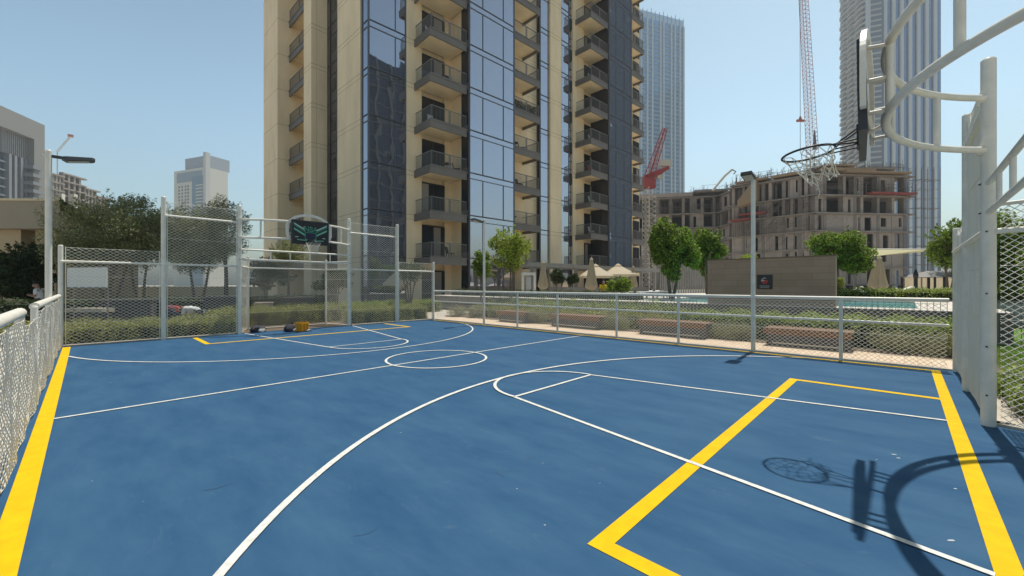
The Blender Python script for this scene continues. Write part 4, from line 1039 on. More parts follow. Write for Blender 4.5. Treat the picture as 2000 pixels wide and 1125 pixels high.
clutter(fR,1592,1776,LV[6],170,3.2,1,t); clutter(fM,1396,1442,LV[6],60,3.2,9,t); clutter(fL,1430,1588,LV[3],60,3.2,12,t,dep=(.3,1.5)); clutter(fL,1430,1588,LV[4],60,3.2,13,t,dep=(.3,1.5)); clutter(fW,1240,1428,LV[5],50,3.2,14,t,dep=(.3,1.5)); clutter(fR,1592,1776,LV[5],40,3.2,15,t,dep=(.3,1.0)); clutter(fL,1500,1590,LV[6]-.2,70,2.6,2,t); clutter(fL,1428,1510,LV[6],70,3.0,3,t); clutter(fW,1350,1428,LV[6],60,3.0,4,t)
for (f_,px0,px1,z,dz,m_,n0,n1) in ((fR,1600,1700,LV[6]+.5,.5,PLY,-4,1.2),(fR,1690,1745,LV[6]+1.1,.35,CON,-4,.6),(fR,1610,1668,LV[6]+1.6,.3,PLY,-5,.2),(fR,1640,1766,LV[6]+.2,.3,PLY,-1,1.5),(fL,1508,1560,LV[6]+.4,.5,PLY,-4,.8),(fR,1688,1775,LV[5]+.1,.35,REDP,.3,1.6),(fL,1432,1470,LV[4]-.2,.3,REDP,.3,2.2),(fL,1450,1500,LV[4]+.8,.3,REDP,.3,1.8),(fL,1440,1500,LV[6]+.5,.35,PLY,-3,1.2),(fL,1430,1470,LV[6]+.1,.3,CON,-3,1.0),(fW,1355,1420,LV[6]+.9,.5,CON,-5,1.0),(fW,1240,1352,LV[6]+.1,.9,BW,-8,.8)):
    mb=MB(); f_.box(mb,f_.s(px0,0),f_.s(px1,0),n0,n1,z,z+dz); mb.build('formwork_deck',m_,t)
m=MB(); a=at(1440,84,zat(392,84)); b=at(1478,84,zat(345,84)); n3=Vector((*fL.n,0))
m.add([a,b,b+Vector((0,0,-5.0)),a+Vector((0,0,-1.2)),a-n3*2,b-n3*2,b-n3*2+Vector((0,0,-5.0)),a-n3*2+Vector((0,0,-1.2))],[(0,1,2,3),(4,7,6,5),(0,4,5,1),(1,5,6,2),(2,6,7,3),(3,7,4,0)]); m.build('formwork_panel',PLY,t)
# perimeter scaffolding at the right end
mb=MB()
for i in range(5):
    for n_ in (.6,1.8):
        p=fR.p(fR.L-1+i*1.3,n_); mb.tube([(p[0],p[1],0),(p[0],p[1],24)],.05,4)
for z in [1.8*i for i in range(13)]:
    a=fR.p(fR.L-1,1.8); b=fR.p(fR.L+4.2,1.8); mb.tube([(a[0],a[1],z),(b[0],b[1],z)],.04,4); a=fR.p(fR.L-1,.6); b=fR.p(fR.L+4.2,.6); mb.tube([(a[0],a[1],z),(b[0],b[1],z)],.04,4)
for i in range(5):
    for z in (1.8,9,16.2,21.6):
        p=fR.p(fR.L-1+i*1.3,.6); p2=fR.p(fR.L-1+i*1.3,1.8); mb.tube([(p[0],p[1],z),(p2[0],p2[1],z)],.05,4)
mb.build('scaffolding',SCAF,t)
mb=MB()
for i in range(26):
    px=random.uniform(1436,1585); q0=fL.s(px,0); z=random.choice(LV[2:5]); p=fL.p(q0,1.0); mb.tube([(p[0],p[1],z),(p[0],p[1],z+3.2)],.04,4); p2=fL.p(q0+2.4,.6); mb.tube([(p[0],p[1],z),(p2[0],p2[1],z+3.1)],.035,4)
mb.build('props',SCAF,t)
t=thing('concrete_pump',at(1394,84,zat(352,84)),'pale bent concrete placing boom sticking up above the site roof','crane')
m=MB(); m.tube([at(1392,84,zat(372,84)),at(1416,84,zat(343,84)),at(1430,84,zat(331,84))],.22,6); m.build('boom',CRW,t)
m=MB(); m.tube([at(1430,84,zat(331,84)),at(1437,84,zat(335,84)),at(1433,84,zat(340,84))],.12,6); m.build('hose',DARK,t)
# boundary wall, small shelter and posts beyond the lawn
t=thing('boundary_wall',at(1830,44,.88),'low cream wall beyond the pool at the foot of the striped tower','wall')
f=vframe(1775,40,1990,52); mb=MB(); f.box(mb,0,f.L,-.3,0,0,2.25); mb.build('wall',CR,t); mb=MB(); f.box(mb,-.05,f.L+.05,-.35,.05,2.251,2.35); mb.build('coping',CREAM,t)
t=thing('garden_shelter',at(1850,32,.88),'small grey roofed shelter on dark posts beside the striped tower base','shelter')
f=vframe(1826,30,1880,31); z0=.88
for a_,b_ in ((0,0),(f.L*.33,0),(f.L*.66,0),(f.L,0),(0,-2),(f.L,-2)): p=f.p(a_,b_); MB().box(p[0]-.07,p[0]+.07,p[1]-.07,p[1]+.07,z0,zat(540,30)).build('post',BLACK,t)
mb=MB(); A_=[(*f.p(-.2,.3),zat(541,30)),(*f.p(f.L+.2,.3),zat(541,30)),(*f.p(f.L+.2,-2.3),zat(541,30)),(*f.p(-.2,-2.3),zat(541,30))]; B_=[(*f.p(f.L*.3,-.9),zat(528,30)),(*f.p(f.L*.8,-.9),zat(528,30))]
mb.add(A_+B_,[(0,1,5,4),(1,2,5),(2,3,4,5),(3,0,4),(0,3,2,1)]); mb.build('roof',GREYM,t)
t=thing('dark_post',at(1788.5,25,.88),'tall dark post by the pool right of the closed parasol','post')
p=at(1788.5,25); MB().tube([(p.x,p.y,.88),(p.x,p.y,zat(545,25)),(p.x,p.y,zat(537,25)),(p.x,p.y,zat(526,25))],.1,8,rs=[.1,.1,.14,.03]).build('post',BLACK,t)

# ------------------------------------------------------------------ low building and garden, left
t=thing('low_pavilion',(-6,36,0),'low beige two storey pavilion with a deep fascia at the left edge','building')
BG=mat('beige_stone',(.33,.275,.20),.85,noise=.08,nscale=.6); BG2=mat('warm_stone',(.42,.33,.20),.85,noise=.08,nscale=.6)
f=vframe(-140,22,117,22.3); ztp=zat(392,22.2); zsl=zat(446,22.2)
bk=tuple(at(116,32).xy); mb=MB(); mb.prism([f.p(0,0),f.p(f.L,0),bk,f.p(0,-10)],zsl,ztp); mb.build('fascia',BG,t)
mb=MB(); f.box(mb,0,f.s(20,0),-8,-.5,0,zsl-.01); mb.prism([f.p(f.s(49,0),-.5),f.p(f.L-.7,-.5),tuple(at(112,31.8).xy),f.p(f.s(49,0),-6)],0,zsl-.01); mb.build('wall',BG2,t)
mb=MB(); f.box(mb,f.s(20,0)+.01,f.s(49,0)-.01,-6,-2.5,0,zsl-.02); mb.build('opening_shade',BLACK,t)  # solid black box, the shade of the doorway painted in
mb=MB(); mb.prism([f.p(0,.06),f.p(f.L+.06,.06),bk,f.p(0,-10)],ztp+.001,ztp+.12); mb.build('coping',CREAM,t)
t=thing('pavilion_side',(1,38,0),'sunlit side of the low pavilion, painted paler, behind the olive trees at the left','wall')
f=vframe(118,24.5,166,29.5); mb=MB(); f.box(mb,0,f.L,-.4,0,0,zat(398,24.5)-.4); mb.build('wall',CREAM,t)  # side face of the pavilion, sunlight put into its paler colour
f=vframe(120,34,520,36); t=thing('low_wall',(8,32,0),'low cream garden wall seen under the olive trees','wall'); mb=MB(); f.box(mb,0,f.L,-.3,0,0,1.45); mb.build('wall',mat('yellow_render',(.55,.46,.30),.85),t)
hedge('hedge',-22,9.5,23.2,24.4,.95,'dark clipped hedge behind the left floodlight and olive trees',LF_DARK,220,.09,rough=.08)
hedge('hedge',-2.9,3.5,15.95,17.1,.44,'leafy low hedge outside the far left mesh bays',LF_HEDGE,2300,.05,rough=.12)
hedge('hedge',3.1,7.9,17.9,18.8,.60,'leafy low hedge behind the far goal recess',LF_HEDGE,1800,.055,rough=.12)
hedge('hedge',7.5,10.95,15.95,17.0,.56,'leafy low hedge outside the far right mesh bays',LF_HEDGE,2300,.05,rough=.12)
hedge('hedge',8.2,14.9,20.2,21.2,.6,'short green hedge behind the far right corner of the court',leafmat('mid_leaf',(.24,.31,.06),.35,.5),900,.06,rough=.1)
GP=mat('grey_planter',(.075,.068,.065),.75,noise=.2,nscale=5); PK=mat('pinkish_stone',(.30,.235,.205),.8,noise=.12,nscale=4)
for a,b,d,h,m_,lb in ((200,283,16.6,.92,GP,'dark grey stone planter left of the tall goal post'),(404,462,17.5,1.05,GP,'dark grey stone planter behind the second tall post'),(283,404,18.4,.8,PK,'pinkish stone planter wall behind the crouching workers'),(500,528,18,.75,PK,'small dark red stone block inside the goal recess view'),(556,608,18.2,.98,GP,'dark square planter behind the far goal centre')):
    p=at((a+b)/2,d); L=(b-a)/FOC*d; t=thing('stone_planter',(p.x,p.y,0),lb,'planter','stone planters behind the far fence',rz=R(-20))
    m=MB(); m.box(-L/2,L/2,0,.9,0,h); m.build('body',m_,t,world=False,bevel=.01); m=MB(); m.box(-L/2-.03,L/2+.03,-.03,.93,h+.002,h+.06); m.build('rim',m_,t,world=False)
# plinth slab along the road
t=thing('stone_bench',(-1.2,19,0),'pale flat stone bench behind the left mesh panel','bench'); f=vframe(124,15.7,199,15.5); mb=MB(); f.box(mb,0,f.L,-.45,0,.55,.70); mb.build('top',mat('pale_stone',(.42,.37,.29),.8),t); mb=MB(); f.box(mb,.1,f.L-.1,-.4,-.06,0,.549); mb.build('base',GP,t)
# blank notice board behind the mesh
t=thing('notice_board',(-1,19,0),'blank pale grey board on two legs behind the left mesh panel','notice board')
f=vframe(131,14.2,208,13.6); mb=MB(); f.box(mb,0,f.L,-.03,0,zat(561,13.9),zat(522.5,13.9)); mb.build('panel',mat('board_grey',(.80,.81,.76),.6),t)
mb=MB(); z_=(zat(561,13.9),zat(522.5,13.9))
for q_ in (z_[0]-.03,z_[1]): f.box(mb,-.02,f.L+.02,-.04,.015,q_,q_+.03)
mb.build('frame',GREYM,t)
for q_ in (.25,f.L-.05): m=MB(); p=f.p(q_,-.06); m.tube([(p[0],p[1],0),(p[0],p[1],z_[1])],.025,6); m.build('leg',GREYM,t)

# ------------------------------------------------------------------ trees
def T(px,d,z0,ytop,ybot,wpx,label,mt,**kw):
    p=at(px,d,z0); h=zat(ytop,d)-z0; hb=zat(ybot,d)-z0; cr=wpx/2/FOC*d*1.08
    return tree(kw.pop('name','tree'),p,h,cr,h-hb,label,kw.pop('cat','tree'),mt,**kw)
T(212,20,0,392,545,215,'wide grey green olive tree behind the left mesh panel',LF_OLIVE,name='olive_tree',nleaf=21000,leaf=.135,aspect=.3,stems=3,trunk_r=.10,lobes=40,tuft=90,group='olive trees on the left')
T(275,23,0,378,540,110,'taller olive tree just left of the tall goal post',LF_OLIVE,name='olive_tree',nleaf=13000,leaf=.14,aspect=.3,stems=2,trunk_r=.1,lobes=30,tuft=70,group='olive trees on the left')
T(385,21,0,400,545,145,'olive tree behind the second mesh bay, below the slim tower',LF_OLIVE,name='olive_tree',nleaf=17000,leaf=.135,aspect=.3,stems=2,trunk_r=.1,lobes=36,tuft=80,group='olive trees on the left')
T(440,24,0,380,540,95,'olive tree just left of the far goal recess',LF_OLIVE,name='olive_tree',nleaf=8000,leaf=.13,aspect=.28,stems=1,trunk_r=.12,lobes=28,tuft=70,group='olive trees on the left')
T(562,20,0,474,525,70,'small olive tree under the far backboard',LF_OLIVE,name='olive_tree',nleaf=4500,leaf=.10,aspect=.28,stems=1,trunk_r=.07,tuft=40,group='olive trees on the left')
T(655,19,0,520,575,80,'sparse shrub like tree seen through the far goal mesh',LF_DARK,nleaf=3500,leaf=.10,stems=3,trunk_r=.05)
T(520,25,0,500,570,90,'dark low tree behind the left side of the far goal',LF_DARK,nleaf=4500,leaf=.13,stems=2,trunk_r=.06)
T(800,23,0,505,560,75,'thin multi stemmed tree behind the right mesh bay',LF_DARK,nleaf=2000,leaf=.10,stems=4,trunk_r=.07)
T(48,19.5,0,470,592,95,'dark shaded tree in front of the low beige pavilion',LF_DARK,nleaf=11000,leaf=.15,stems=1,trunk_r=.08,lobes=36,tuft=50)
T(2,18,0,520,590,60,'dark small tree at the left edge by the pavilion',LF_DARK,nleaf=4500,leaf=.13,stems=1,trunk_r=.06)
G_='round leafy garden trees'
T(939,23.5,0,483,552,42,'small round green tree left of the far lamp post',LF_GREEN,nleaf=3600,leaf=.12,stems=1,trunk_r=.06,group=G_)
T(996,22.5,0,440,545,84,'bright green tree right of the far lamp post',LF_LIME,nleaf=6500,leaf=.13,stems=2,trunk_r=.08,lobes=30,tuft=25,group=G_)
T(1312,21,.88,428,552,92,'large dense bright tree left of the brown wall',LF_GREEN,nleaf=16000,leaf=.15,stems=3,trunk_r=.10,lobes=40,tuft=30,group=G_)
T(1382,24,.88,440,545,66,'bright tree half hidden behind the large dense tree',LF_GREEN,nleaf=8000,leaf=.17,stems=3,trunk_r=.09,lobes=26,tuft=25,group=G_)
T(1635,20.5,.88,450,548,116,'round spreading tree behind the right end of the brown wall',LF_GREEN,nleaf=14000,leaf=.13,stems=1,trunk_r=.1,lobes=36,tuft=20,group=G_)
T(1855,24,.88,425,530,76,'tree with light green lower leaves beside the right goal cage',LF_GREEN,nleaf=9000,leaf=.14,stems=2,trunk_r=.1,lobes=30,tuft=30,group=G_)
T(1905,30,.88,420,545,130,'tall tree behind the right goal cage posts',LF_OLIVE,nleaf=9000,leaf=.2,stems=2,trunk_r=.1,lobes=30)
T(1985,16,0,395,600,150,'dark tree seen through the recess mesh at the right edge',LF_GREEN,nleaf=15000,leaf=.14,stems=2,trunk_r=.1,lobes=40)
T(2075,13,0,430,600,160,'tree beyond the right edge behind the goal recess',LF_GREEN,nleaf=9000,leaf=.14,stems=2,trunk_r=.1)
T(1088,30,.88,522,556,34,'dark round shrub tree between the pergola posts, left one',LF_DARK,nleaf=2500,leaf=.14,stems=1,trunk_r=.06)
T(1118,30,.88,532,560,26,'dark round shrub tree between the pergola posts, right one',LF_DARK,nleaf=2000,leaf=.14,stems=1,trunk_r=.06)
T(1455,30,.88,497,540,70,'green treetop just showing over the brown wall',LF_LIME,nleaf=3500,leaf=.16)
T(1640,24,.88,535,575,16,'small pale shrub at the right end of the brown wall',LF_LIME,nleaf=900,leaf=.12)
p=at(1213,25,.88); bush('tropical_plant',p,.95,.8,1.35,'broad leaved bright tropical plant in front of the open parasols',LF_GREEN,900,.30,cat='plant',aspect=.3,up=.5)
# lawn and hedge, right
LAWN=mat('lawn_ground',(.10,.19,.02),.95,noise=.2,nscale=3)
struct(MB().box(7.6,60,-15.5,-1.7,-.01,.03).build('lawn',LAWN))
n=26000; P=np.zeros((n,3)); P[:,0]=rng.uniform(9.5,18,n); P[:,1]=rng.uniform(-4.5,-1.3,n); P[:,2]=.05
o=leaves('lawn_grass',P,np.tile(np.array([0,0,.2]),(n,1)),.085,leafmat('grass_blade',(.15,.27,.02),.4,.25),None,True,.12,up=-.2); tag(o,'short bright green grass of the lawn right of the court','grass',kind='stuff')
hedge('hedge',7.1,9.7,-1.60,-1.12,.33,'green hedge along the outside of the near goal fence',leafmat('mid_leaf',(.24,.31,.06),.35,.5),2600,.06,rough=.12)
hedge('hedge',9,30,-5.6,-4.4,.75,'dark hedge beyond the bright lawn at the right edge',LF_DARK,350,.10,rough=.15)
hedge('hedge',17.4,18.3,8.9,22.5,.30,'low dark hedge on the terrace left of the brown wall',LF_DARK,420,.08,z0=.88,rough=.1)
hedge('hedge',15.1,15.6,6.2,16.5,.74,'taller loose hedge in front of the pale railing',leafmat('mid_leaf',(.24,.31,.06),.35,.5),500,.09,rough=.16)
hedge('hedge',25.6,27,-4,8,.45,'olive green clipped hedge behind the white sun loungers',leafmat('mid_leaf',(.24,.31,.06),.35,.5),500,.09,z0=.88,rough=.08)

# ------------------------------------------------------------------ people
SKIN=mat('skin',(.30,.17,.11),.6); HAIR=mat('black_hair',(.012,.01,.01),.6); SHW=mat('white_shirt',(.62,.62,.62),.9,noise=.06,nscale=9); TRS=mat('dark_trousers',(.03,.035,.05),.9)
REDC=mat('red_cap',(.45,.02,.02),.8); MAR=mat('maroon_shirt',(.16,.04,.05),.9); GRT2=mat('grey_work_trousers',(.10,.10,.11),.9); YLS=mat('yellow_shirt',(.70,.50,.02),.9)
def skin(name,joints,edges,mt,parent,root=0):
    me=bpy.data.meshes.new(name); me.from_pydata([j[0] for j in joints],edges,[]); me.materials.append(mt)
    o=bpy.data.objects.new(name,me); COL.objects.link(o); o.parent=parent
    sk=o.modifiers.new('skin','SKIN'); sk.use_smooth_shade=True
    for i,j in enumerate(joints):
        r=j[1]; me.skin_vertices[0].data[i].radius=r if isinstance(r,tuple) else (r,r)
    me.skin_vertices[0].data[root].use_root=True
    ss=o.modifiers.new('sub','SUBSURF'); ss.levels=1; ss.render_levels=2
    return o
def hand(J,E,w,d,side):
    """palm and five curled fingers rooted at wrist index w; d forward, side thumb side"""
    W=Vector(J[w][0]); d=Vector(d).normalized(); sd=Vector(side).normalized(); n=d.cross(sd).normalized()
    p=len(J); J.append((W+d*.055,(.022,.036))); E.append((w,p))
    for k_,(o_,L_) in enumerate(((-.030,.030),(-.010,.037),(.010,.039),(.028,.034))):
        a=len(J); b=W+d*.092+sd*o_; J.append((b,.0095)); E.append((p,a)); J.append((b+d*L_*.8-n*.008,.0085)); E.append((a,a+1)); J.append((b+d*L_*1.2-n*.03,.0075)); E.append((a+1,a+2))
    a=len(J); J.append((W+d*.05+sd*.045,.0105)); E.append((p,a)); J.append((W+d*.085+sd*.058-n*.015,.009)); E.append((a,a+1))
def person(loc,rz,label,pose,shirt,pants,hat=None,scale=1,trousers=True):
    t=thing('person',loc,label,'person',rz=rz); t.scale=(scale,)*3
    P=pose; J=[];E=[];ix={}
    def j(k,r,c=None):
        ix[k]=len(J); J.append((Vector(P[k]),r)); 
        if c is not None: E.append((ix[c],ix[k]))
    j('pel',.12); j('wai',.11,'pel'); j('che',(.14,.12),'wai'); j('nk',.055,'che'); j('hd0',.075,'nk'); j('hd1',.10,'hd0'); j('hd2',.088,'hd1'); 
    hd=Vector(P['hd1']); fw=Vector(P['face']).normalized(); 
    ix['nose']=len(J); J.append((hd+fw*.112-Vector((0,0,.012)),.014)); E.append((ix['hd1'],ix['nose']))
    for s_ in 'LR':
        j('sh'+s_,.058,'che'); j('el'+s_,.042,'sh'+s_); j('wr'+s_,.027,'el'+s_)
        j('hip'+s_,.085,'pel'); j('kn'+s_,.058,'hip'+s_); j('an'+s_,.038,'kn'+s_); j('to'+s_,.035,'an'+s_)
    for s_ in 'LR':
        d=Vector(P['wr'+s_])-Vector(P['el'+s_]); sd=fw.cross(d); sd = sd if sd.length>1e-3 else Vector((1,0,0)); hand(J,E,ix['wr'+s_],d,sd)
    skin('body',J,E,SKIN,t)
    v=lambda k:Vector(P[k])
    K=[(v('pel'),.145),(v('wai'),.14),(v('che'),(.165,.145)),(v('nk').lerp(v('che'),.35),.08)]; EE=[(0,1),(1,2),(2,3)]
    for s_ in 'LR':
        a=len(K); K+= [(v('sh'+s_),.078),(v('sh'+s_).lerp(v('el'+s_),.8),.068)]; EE+=[(2,a),(a,a+1)]
    skin('shirt',K,EE,shirt,t)
    K=[(v('pel')-Vector((0,0,.02)),.135)]; EE=[]
    for s_ in 'LR':
        a=len(K); K+=[(v('hip'+s_),.10),(v('kn'+s_),.075),(v('an'+s_).lerp(v('kn'+s_),.08),.06)]; EE+=[(0,a),(a,a+1),(a+1,a+2)]
    skin('trousers',K,EE,pants,t)
    K=[(v('an'+'L'),.045),(v('toL'),.045)]
    for s_ in 'LR': skin('shoe',[(v('an'+s_)-Vector((0,0,.02)),.048),(v('to'+s_),.045)],[(0,1)],HAIR,t)
    up=(v('hd2')-v('hd0')).normalized(); c=hd+up*.055-fw*.02
    skin('cap' if hat else 'hair',[(c-fw*.03,.108),(c+up*.035,.098),(c+fw*.045+up*.02,.07)]+([(c+fw*.15,(.02,.07))] if hat else []),[(0,1),(1,2)]+([(2,3)] if hat else []),hat or HAIR,t)
    # eyes, ears and mouth
    rt=up.cross(fw).normalized(); m=MB()
    for s_ in (-1,1): m.tube([hd+fw*.094+rt*.034*s_+up*.012,hd+fw*.102+rt*.034*s_+up*.012],.009,8)
    m.build('eyes',HAIR,t,world=False); 
    m=MB(); m.tube([hd+fw*.096-up*.055-rt*.022,hd+fw*.098-up*.055+rt*.022],.006,6); m.build('mouth',mat('lips',(.22,.08,.07),.6),t,world=False)
    for s_ in (-1,1): MB().tube([hd+rt*s_*.096-up*.012,hd+rt*s_*.108+up*.02],.02,8).build('ear',SKIN,t,world=False)
    return t
walk=dict(pel=(0,0,.93),wai=(.01,0,1.08),che=(.02,0,1.28),nk=(.05,0,1.47),hd0=(.09,0,1.53),hd1=(.13,0,1.59),hd2=(.12,0,1.66),face=(.8,0,-.6),
 shL=(.02,.17,1.38),elL=(.02,.22,1.10),wrL=(.24,.12,1.14),shR=(.02,-.17,1.38),elR=(.03,-.22,1.10),wrR=(.26,-.06,1.16),
 hipL=(0,.09,.88),knL=(.12,.09,.48),anL=(.02,.09,.08),toL=(.15,.1,.04),hipR=(0,-.09,.88),knR=(-.02,-.09,.48),anR=(-.22,-.09,.12),toR=(-.10,-.1,.04))
wp=at(77,17.5); o=person(wp,R(200)-YAW,'person in a white t-shirt looking down at a phone behind the left floodlight',walk,SHW,TRS)
t=thing('phone',wp,'small dark phone held by the person in the white t-shirt','phone',rz=R(200)-YAW); MB().box(.30,.42,-.07,.06,1.165,1.178).build('case',BLACK,t,world=False,bevel=.003); MB().box(.305,.415,-.065,.055,1.1785,1.180).build('screen',ROOMG,t,world=False)
stoop=dict(pel=(0,0,.62),wai=(.13,0,.70),che=(.32,0,.78),nk=(.48,0,.80),hd0=(.54,0,.78),hd1=(.60,0,.75),hd2=(.65,0,.79),face=(.5,0,-.85),
 shL=(.38,.17,.74),elL=(.42,.22,.48),wrL=(.52,.12,.28),shR=(.38,-.17,.74),elR=(.44,-.2,.48),wrR=(.56,-.08,.30),
 hipL=(-.02,.1,.58),knL=(.24,.15,.42),anL=(.02,.14,.09),toL=(.15,.15,.04),hipR=(-.02,-.1,.58),knR=(.26,-.14,.42),anR=(.04,-.14,.09),toR=(.17,-.15,.04))
person(at(390,14.6),R(180)-YAW+R(12),'person stooping in a white shirt and red cap behind the far hedge',stoop,SHW,GRT2,REDC)
person(at(342,14.9),R(180)-YAW-R(35),'person crouching in a maroon shirt left of the person with the red cap',stoop,MAR,TRS,HAIR)
sit=dict(pel=(0,0,.45),wai=(.0,0,.6),che=(.02,0,.82),nk=(.04,0,1.0),hd0=(.05,0,1.06),hd1=(.06,0,1.13),hd2=(.05,0,1.2),face=(1,0,-.1),
 shL=(.02,.17,.92),elL=(.08,.22,.66),wrL=(.28,.14,.58),shR=(.02,-.17,.92),elR=(.08,-.22,.66),wrR=(.28,-.14,.58),
 hipL=(.02,.1,.44),knL=(.42,.12,.46),anL=(.44,.12,.08),toL=(.56,.12,.04),hipR=(.02,-.1,.44),knR=(.42,-.12,.46),anR=(.44,-.12,.08),toR=(.56,-.12,.04))
p=at(1178,26,.62); person(p,R(-120),'person in a yellow shirt seated under the open parasols',sit,YLS,TRS)
t=thing('stool',(p.x,p.y,.88),'low grey stool under the person in the yellow shirt','stool'); MB().box(-.2,.2,-.2,.2,.0,.10).build('seat',GREYM,t,world=False,bevel=.01)

# ------------------------------------------------------------------ small things by the far goal
ORG_=mat('orange_plastic',(.80,.34,.01),.45)
p=at(590,13.95); t=thing('plastic_crate',p,'orange plastic crate standing behind the far goal','crate',rz=R(20))
m=MB(); 
def frust(m,a,b,c,d,z0,z1): m.add([(-a,-b,z0),(a,-b,z0),(a,b,z0),(-a,b,z0),(-c,-d,z1),(c,-d,z1),(c,d,z1),(-c,d,z1)],[(0,3,2,1),(0,1,5,4),(1,2,6,5),(2,3,7,6),(3,0,4,7)])
frust(m,.13,.11,.17,.14,.02,.30); frust(m,.12,.10,.155,.125,.03,.30); m.build('body',ORG_,t,world=False)
m=MB(); m.box(-.185,.185,-.155,-.135,.27,.32); m.box(-.185,.185,.135,.155,.27,.32); m.box(-.185,-.165,-.134,.134,.27,.32); m.box(.165,.185,-.134,.134,.27,.32); m.build('rim',ORG_,t,world=False)
for x in (-.11,0,.11): MB().box(x-.012,x+.012,-.158,-.13,.05,.27).build('rib',ORG_,t,world=False)
BAG=mat('dark_sack_cloth',(.035,.035,.045),.85,noise=.4,nscale=12); BAGW=mat('pale_rag',(.45,.43,.40),.9)
def sack(px,d,r,h,lb,mt,knot=True):
    p=at(px,d); t=thing('sack',p,lb,'sack'); m=MB(); n=18; prof=[(.6,0),(1,.12),(1.08,.4),(.85,.75),(.35,.95),(.12,1.0)]; vs=[];fs=[]
    for jj,(q_,z) in enumerate(prof):
        for k_ in range(n): a=2*math.pi*k_/n; q2=q_*r*(1+.13*math.sin(3*a+jj)+.08*math.sin(7*a-jj*2)); vs.append((q2*math.cos(a)*1.15,q2*math.sin(a),z*h*(1+.06*math.sin(5*a))))
    for jj in range(len(prof)-1):
        for k_ in range(n): fs.append((jj*n+k_,jj*n+(k_+1)%n,(jj+1)*n+(k_+1)%n,(jj+1)*n+k_))
    m.add(vs,fs); m.build('bag',mt,t,world=False,smooth=True)
    MB().tube([(0,0,h*.95),(.01,0,h*1.05),(.05,.02,h*1.18)],.02,6,rs=[.03,.015,.03]).build('knot',mt,t,world=False)
sack(567,14.0,.17,.26,'dark tied sack left of the orange crate',BAG); sack(503,13.8,.19,.24,'dark tied sack behind the left inner goal post',BAG); sack(511,13.75,.10,.15,'small pale cloth bundle beside the dark sack',BAGW); sack(577,13.95,.07,.10,'small pale rag bundle between the sack and the orange crate',BAGW)
sack(601,14.05,.10,.09,'flat grey cloth bundle right of the orange crate',GREYM)

# ------------------------------------------------------------------ things on the balconies
FW=mat('white_plastic',(.6,.6,.58),.5); WK=mat('dark_wicker',(.06,.05,.045),.8)
def bchair(s_,n_,z,label,mt,rz=0):
    p=FF.p(s_,n_); t=thing('balcony_chair',(p[0],p[1],z),label,'chair',rz=rz)
    MB().box(-.25,.25,-.25,.25,.38,.45).build('seat',mt,t,world=False,bevel=.02); MB().add([(-.25,.22,.45),(.25,.22,.45),(.25,.28,.45),(-.25,.28,.45),(-.23,.32,.92),(.23,.32,.92),(.23,.36,.92),(-.23,.36,.92)],[(0,3,2,1),(4,5,6,7),(0,1,5,4),(1,2,6,5),(2,3,7,6),(3,0,4,7)]).build('backrest',mt,t,world=False)
    for x in (-.22,.22):
        for y in (-.22,.22): MB().box(x-.02,x+.02,y-.02,y+.02,0,.38).build('leg',mt,t,world=False)
    return t
L_=levels(); s=FF.s; b0=s(843,nB-.1)
bchair(b0+.8,1.2,L_[3],'white chair on the left balcony stack fourth floor up',FW); bchair(b0+.7,1.1,L_[5],'white chair on the left balcony stack sixth floor up',FW,.4)
bchair(sB-1.0,1.3,L_[0],'dark wicker chair at the right of the lowest left balcony',WK,.5)
s3=s(1157,nD); 
for k_,lb in ((2,'third floor up'),(4,'fifth floor up'),(1,'second floor up'),(6,'seventh floor up')): bchair(s3+1.2,1.5,L_[k_],'white chair on the far balcony stack, '+lb,FW,.3)
tb=MB()
for (sx_,k_,lb) in ((b0+2.1,2,'round dark table on the left balcony stack third floor up'),(b0+1.9,4,'round dark table on the left balcony stack fifth floor up'),(s3+2.2,5,'small round table on the far balcony stack sixth floor up'),(sC+1.2,3,'round dark table on the middle balcony stack fourth floor up'),(sC+1.0,1,'round dark table on the middle balcony stack second floor up')):
    p=FF.p(sx_,1.2); t=thing('balcony_table',(p[0],p[1],L_[k_]),lb,'table'); MB().lathe([(.36,.70),(.37,.72),(.36,.74)],14).build('top',WK,t,world=False); MB().lathe([(.18,0),(.18,.02),(.03,.05),(.03,.70)],10).build('stand',WK,t,world=False)
for (sx_,k_,mt_,rz_,lb) in ((b0+2.9,2,WK,.9,'dark chair on the left balcony stack third floor up'),(b0+2.8,4,FW,1.1,'white chair on the left balcony stack fifth floor up'),(sC+2.0,3,WK,.7,'dark chair on the middle balcony stack fourth floor up'),(sC+1.9,5,FW,.4,'white chair on the middle balcony stack sixth floor up'),(sC+1.7,2,WK,.2,'dark chair on the middle balcony stack third floor up')):
    bchair(sx_,1.35,L_[k_],lb,mt_,rz_)
bchair(s3+1.1,1.5,L_[3],'red chair on the far balcony stack fourth floor up',REDC,.2)
t=thing('balcony_planter',(*FF.p((sC+s2)/2,nB-.55),L_[4]),'green planting filling a middle stack balcony behind its railing','plant')
n=2600; a0,a1=sC+.15,s2-.15; P=np.zeros((n,3)); q_=rng.uniform(a0,a1,n); nn_=rng.uniform(nB-.85,nB-.42,n)
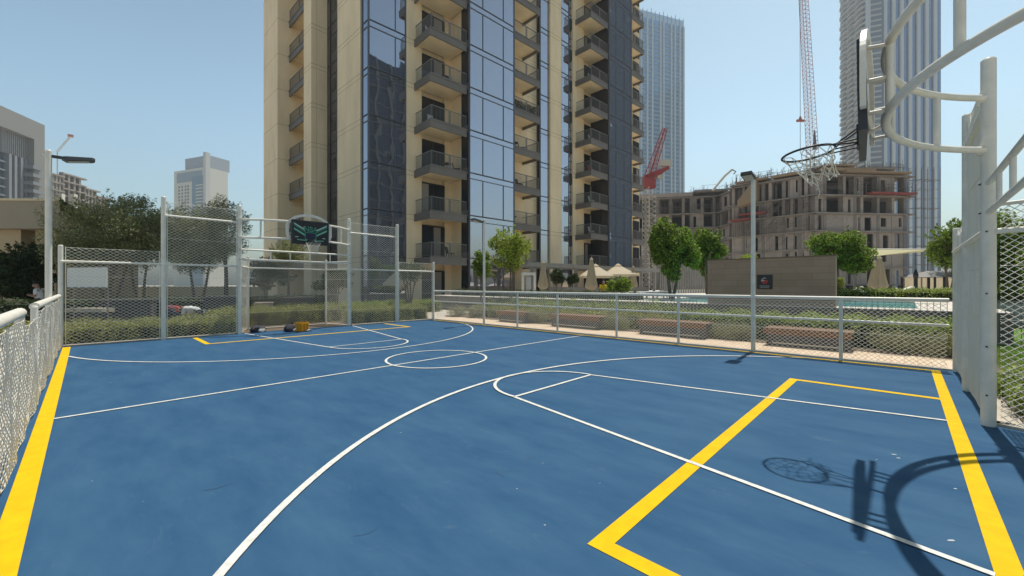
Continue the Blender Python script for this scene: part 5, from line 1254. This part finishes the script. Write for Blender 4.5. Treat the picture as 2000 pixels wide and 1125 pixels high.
P[:,0]=FF.o.x+FF.u.x*q_+FF.n.x*nn_; P[:,1]=FF.o.y+FF.u.y*q_+FF.n.y*nn_; P[:,2]=L_[4]+rng.uniform(.25,.95,n)
leaves('foliage',P,None,.11,LF_DARK,t,True); m=MB(); FF.box(m,a0,a1,nB-.85,nB-.45,L_[4]+.001,L_[4]+.3); m.build('trough',GP,t)

# ------------------------------------------------------------------ dark towers across the way, mirrored in the facade glass
def mirror_tower(name,x,y,wx,wy,h,label):
    t=thing(name,(x,y,0),label,'building'); MB().box(x-wx/2,x+wx/2,y-wy/2,y+wy/2,0,h).build('core',mat('navy_glass',(.015,.035,.07),.25) if h<60 else mat('slate_wall',(.20,.23,.27),.4),t)
    for i in range(int(h/3.6)):
        z=3.6*i+2; m=MB(); m.box(x-wx/2-.3,x+wx/2+.3,y-wy/2-.3,y+wy/2+.3,z,z+.35); m.build('floor_band',(mat('slate_band',(.10,.12,.13),.6) if h<60 else mat('slate_band_pale',(.32,.34,.36),.6)),t)
    for i in range(7): q=x-wx/2+wx*i/6; MB().box(q-.25,q+.25,y+wy/2,y+wy/2+.6,0,h).build('fin',(mat('slate_fin',(.13,.15,.16),.6) if h<60 else mat('slate_fin_pale',(.36,.38,.40),.6)),t)
mirror_tower('glass_office_tower',45,-42,20,18,52,'dark navy glass tower across the street, seen mirrored in the lower corner glazing')
mirror_tower('slate_office_tower',166,-40,56,24,150,'dark slate tower across the street, seen mirrored in the far right glazing')
# ------------------------------------------------------------------ the air
hz=MB().box(-700,1100,-500,1100,-1.6,262).build('haze',mat('haze_unused',(1,1,1))); hz.data.materials.clear()
hm=bpy.data.materials.new('haze_air'); hm.use_nodes=True; ht=hm.node_tree; ht.nodes.remove(ht.nodes['Principled BSDF'])
pv=ht.nodes.new('ShaderNodeVolumePrincipled'); pv.inputs['Color'].default_value=(.86,.93,1,1); pv.inputs['Density'].default_value=.00042; pv.inputs['Anisotropy'].default_value=.3
ht.links.new(pv.outputs[0],ht.nodes['Material Output'].inputs['Volume']); hz.data.materials.append(hm); hz['kind']='stuff'
